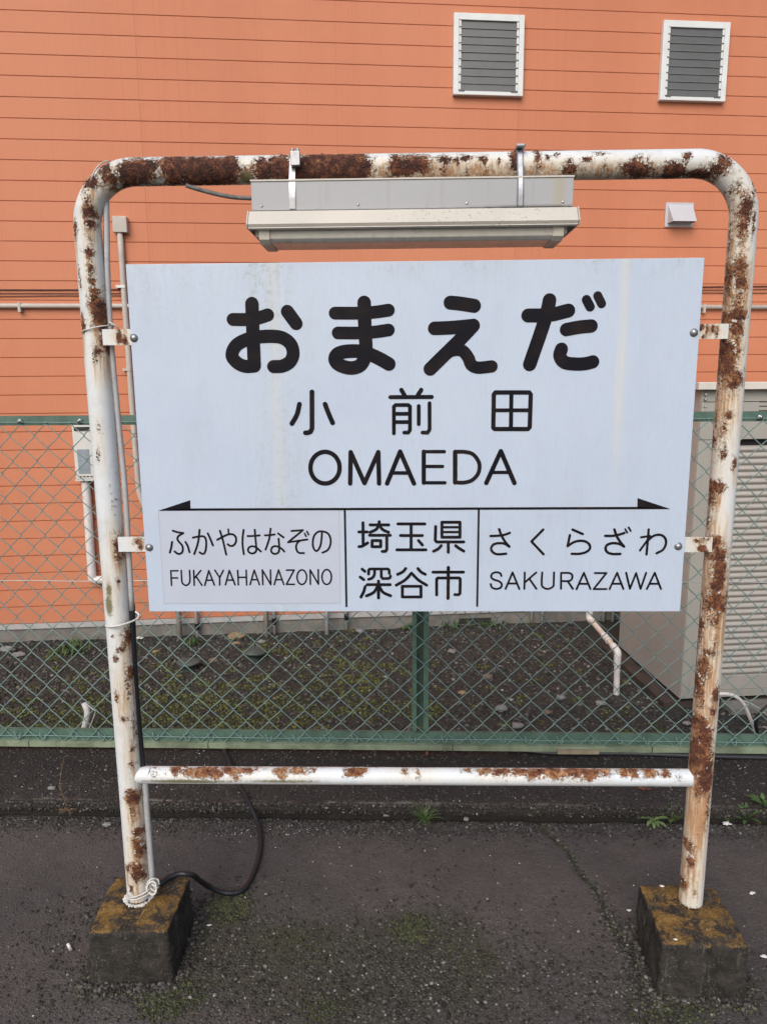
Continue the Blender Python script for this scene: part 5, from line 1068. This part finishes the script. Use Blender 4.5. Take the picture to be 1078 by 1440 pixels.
# bent white drain pipe in front of the shed
foot = put(866, 976, GZ); Yp = float(foot[1])
el = on_y(868, 916, Yp); up = on_y(828, 869, Yp+.42); up2 = np.array([up[0]-.005, up[1], up[2]+.5])
dr = empty('bent_drain_pipe', (float(foot[0]), Yp, GZ), 0, 'white plastic drain pipe with two bends left of the shed', 'pipe')
def rel(P, o): return [tuple(np.array(p)-np.array(o)) for p in P]
FO = (float(foot[0]), Yp, GZ)
mb = MB(); mb.tube(rel([foot+np.array([0, 0, -.03]), el+np.array([0, 0, -.03])], FO), .0215, 16); mb.tube(rel([el+np.array([0, 0, -.10]), el+np.array([0, 0, -.03])], FO), .0255, 16); mb.build('lower_pipe', M['pvc'], dr, smooth=False, auto=True)
d = (up-el); d /= np.linalg.norm(d)
mb = MB(); mb.tube(rel(smooth_path([el+np.array([0, 0, -.05]), el+np.array([0, 0, -.01]), el+d*.03, el+d*.07], 6), FO), .0252, 16); mb.build('elbow', M['pvc'], dr, auto=True)
mb = MB(); mb.tube(rel([el+d*.06, up-d*.03], FO), .0205, 16); mb.build('sloping_pipe', M['pvcpink'], dr, auto=True)
mb = MB(); m_ = el+(up-el)*.42; mb.tube(rel([m_-d*.02, m_+d*.02], FO), .0245, 16); m2 = el+(up-el)*.3; mb.tube(rel([m2-d*.006, m2+d*.006], FO), .027, 16); mb.build('coupling', M['pvc'], dr, auto=True)
mb = MB(); mb.tube(rel(smooth_path([up-d*.05, up, up+np.array([0, 0, .05])], 6), FO), .0252, 16); mb.tube(rel([up+np.array([0, 0, .04]), up2+np.array([0, 0, 1.0])], FO), .0205, 16); mb.build('upper_pipe', M['pvc'], dr, auto=True)
# small metal spout behind the fence at left
a = put(117, 1030, GZ); Ys = float(a[1]); p2 = on_y(123, 1003, Ys); p3 = on_y(117, 986, Ys+.02); p4 = on_y(106, 968, Ys+.06)
mb = MB(); mb.tube([tuple(p) for p in smooth_path([a, p2+np.array([0, 0, 0]), p3], 7)], .0185, 14)
o = tag(mb.build('bent_metal_tube', M['metalpipe'], smooth=True, origin=tuple(map(float, a))), 'bent shiny tube standing behind the fence left of the left post', 'pipe')
mb = MB(); mb.tube(rel(smooth_path([p3-np.array([0, 0, .02]), p3, p4], 5), a), .019, 12); mb.build('dark_sleeve', M['plinth'], o, smooth=True)
b1 = on_y(129, 996, Ys-.01); b2 = on_y(134, 1002, Ys-.01); b3 = on_y(124, 1028, Ys-.01)
mb = MB(); mb.tube(rel(smooth_path([p3, b1, b2, b3], 5), a), .0035, 8); mb.build('earth_wire', M['tie'], o, smooth=True)
# bent white hose right of the shed front
Yh = float(put(1067, 1040, GZ)[1]); P = [on_y(x, y, Yh) for x, y in ((990, 979), (1012, 976), (1030, 978), (1044, 989), (1053, 1008), (1066, 1040))]
mb = MB(); mb.tube([tuple(p) for p in smooth_path(P, 6)], .0115, 12); tag(mb.build('white_hose', M['pvc'], smooth=True, origin=tuple(map(float, P[-1]))), 'white hose arching to the ground in front of the shed shutter', 'hose')
P = [on_y(x, y, Yh+.05) for x, y in ((1040, 984), (1060, 992), (1085, 1012))]
mb = MB(); mb.tube([tuple(p) for p in smooth_path(P, 6)], .004, 8); tag(mb.build('thin_hose', M['wallpipe'], smooth=True, origin=tuple(map(float, P[-1]))), 'thin pale tube crossing behind the white hose', 'hose')
P = [on_y(x, y, Yh-.1) for x, y in ((1088, 985), (1066, 1005), (1062, 1022), (1072, 1040), (1100, 1055))]
mb = MB(); mb.tube([tuple(p) for p in smooth_path(P, 6)], .011, 10); tag(mb.build('black_coiled_hose', M['rubber'], smooth=True, origin=tuple(map(float, P[-1]))), 'black hose loop at the right picture edge behind the fence', 'hose')
# litter
def butt(px, py, dx, dy, ln, r, label):
    c = put(px, py, r); e = put(px+dx, py+dy, r); d = (e-c)/np.linalg.norm(e-c); o = empty('cigarette_end', (float(c[0]), float(c[1]), 0), 0, label, 'cigarette end')
    for nm, a, b, m in (('paper', 0, ln*.68, 'paper'), ('ash', ln*.68, ln, 'filter')):
        mb = MB(); A, B = d*a+np.array([0, 0, r]), d*b+np.array([0, 0, r]); mb.tube([tuple(A), tuple(A*.5+B*.5+np.array([0, 0, -.0004])), tuple(B)], [r, r*1.04, r*(.9 if nm == 'ash' else 1)], 12); mb.build(nm, M[m], o, auto=True)
butt(96, 1328, 8, 15, .026, .0042, 'white cigarette end on the asphalt left of the left block')
def chip(px, py, r, z, mat, label, name='paper_scrap', cat='scrap', seed=1, sq=(1.2, .8, .2)):
    return stone(px, py, r, z, mat, label, sq, seed, name, cat, .8)
chip(1021, 1158, .011, .001, 'paper', 'white scrap on the asphalt under the larger weed', seed=4)
chip(1058, 1257, .009, .001, 'paper', 'small white scrap on the asphalt right of the right block', seed=6)
chip(1074, 1345, .008, .001, 'paper', 'white scrap at the right picture edge beside the block', seed=8)
chip(930, 1246, .0045, .152, 'paper', 'white bird dropping on top of the right block, rear', 'dropping', 'dropping', 3)
chip(949, 1321, .0035, .152, 'paper', 'white bird dropping at the front edge of the right block', 'dropping', 'dropping', 5)
chip(294, 1301, .005, .001, 'paper', 'tiny white chip beside the moss right of the left block', 'chip', 'chip', 9, (1.6, .5, .3))
chip(884, 1280, .005, .001, 'paper', 'tiny white chip just left of the right block', 'chip', 'chip', 11)
for k in range(1):
    c = put(905, 1110, .04); mb = MB()
    for j in range(5): mb.ball((c[0]+random.uniform(-.02, .02), c[1]+random.uniform(-.006, .006), .043), random.uniform(.005, .011), 2, .8, j+40, (1.5, .7, .35))
    tag(mb.build('rusty_flake', M['rustbit'], smooth=True, origin=(float(c[0]), float(c[1]), .036)), 'dark rusty flake lying under the right end of the crossbar', 'flake')
c = on_y(600, 1055, .975); mb = MB(); mb.ball((c[0], .975, .043), .009, 2, .6, 3, (.8, .8, 1)); tag(mb.build('rusty_lump', M['rustbit'], smooth=True, origin=(float(c[0]), .975, .036)), 'small rusty lump under the fence below its post', 'lump')
p0 = on_y(783, 1051, .972); p1 = on_y(841, 1052, .972)
mb = MB(); mb.box(p0[0], p1[0], -.012, .008, -.006, .010); o = mb.build('wooden_lath', M['wood'], bev=.001); o.data.transform(Matrix.Translation((-p0[0], 0, 0))); o.location = (p0[0], .972, .0565); tag(o, 'short pale lath resting against the base of the fence', 'lath')
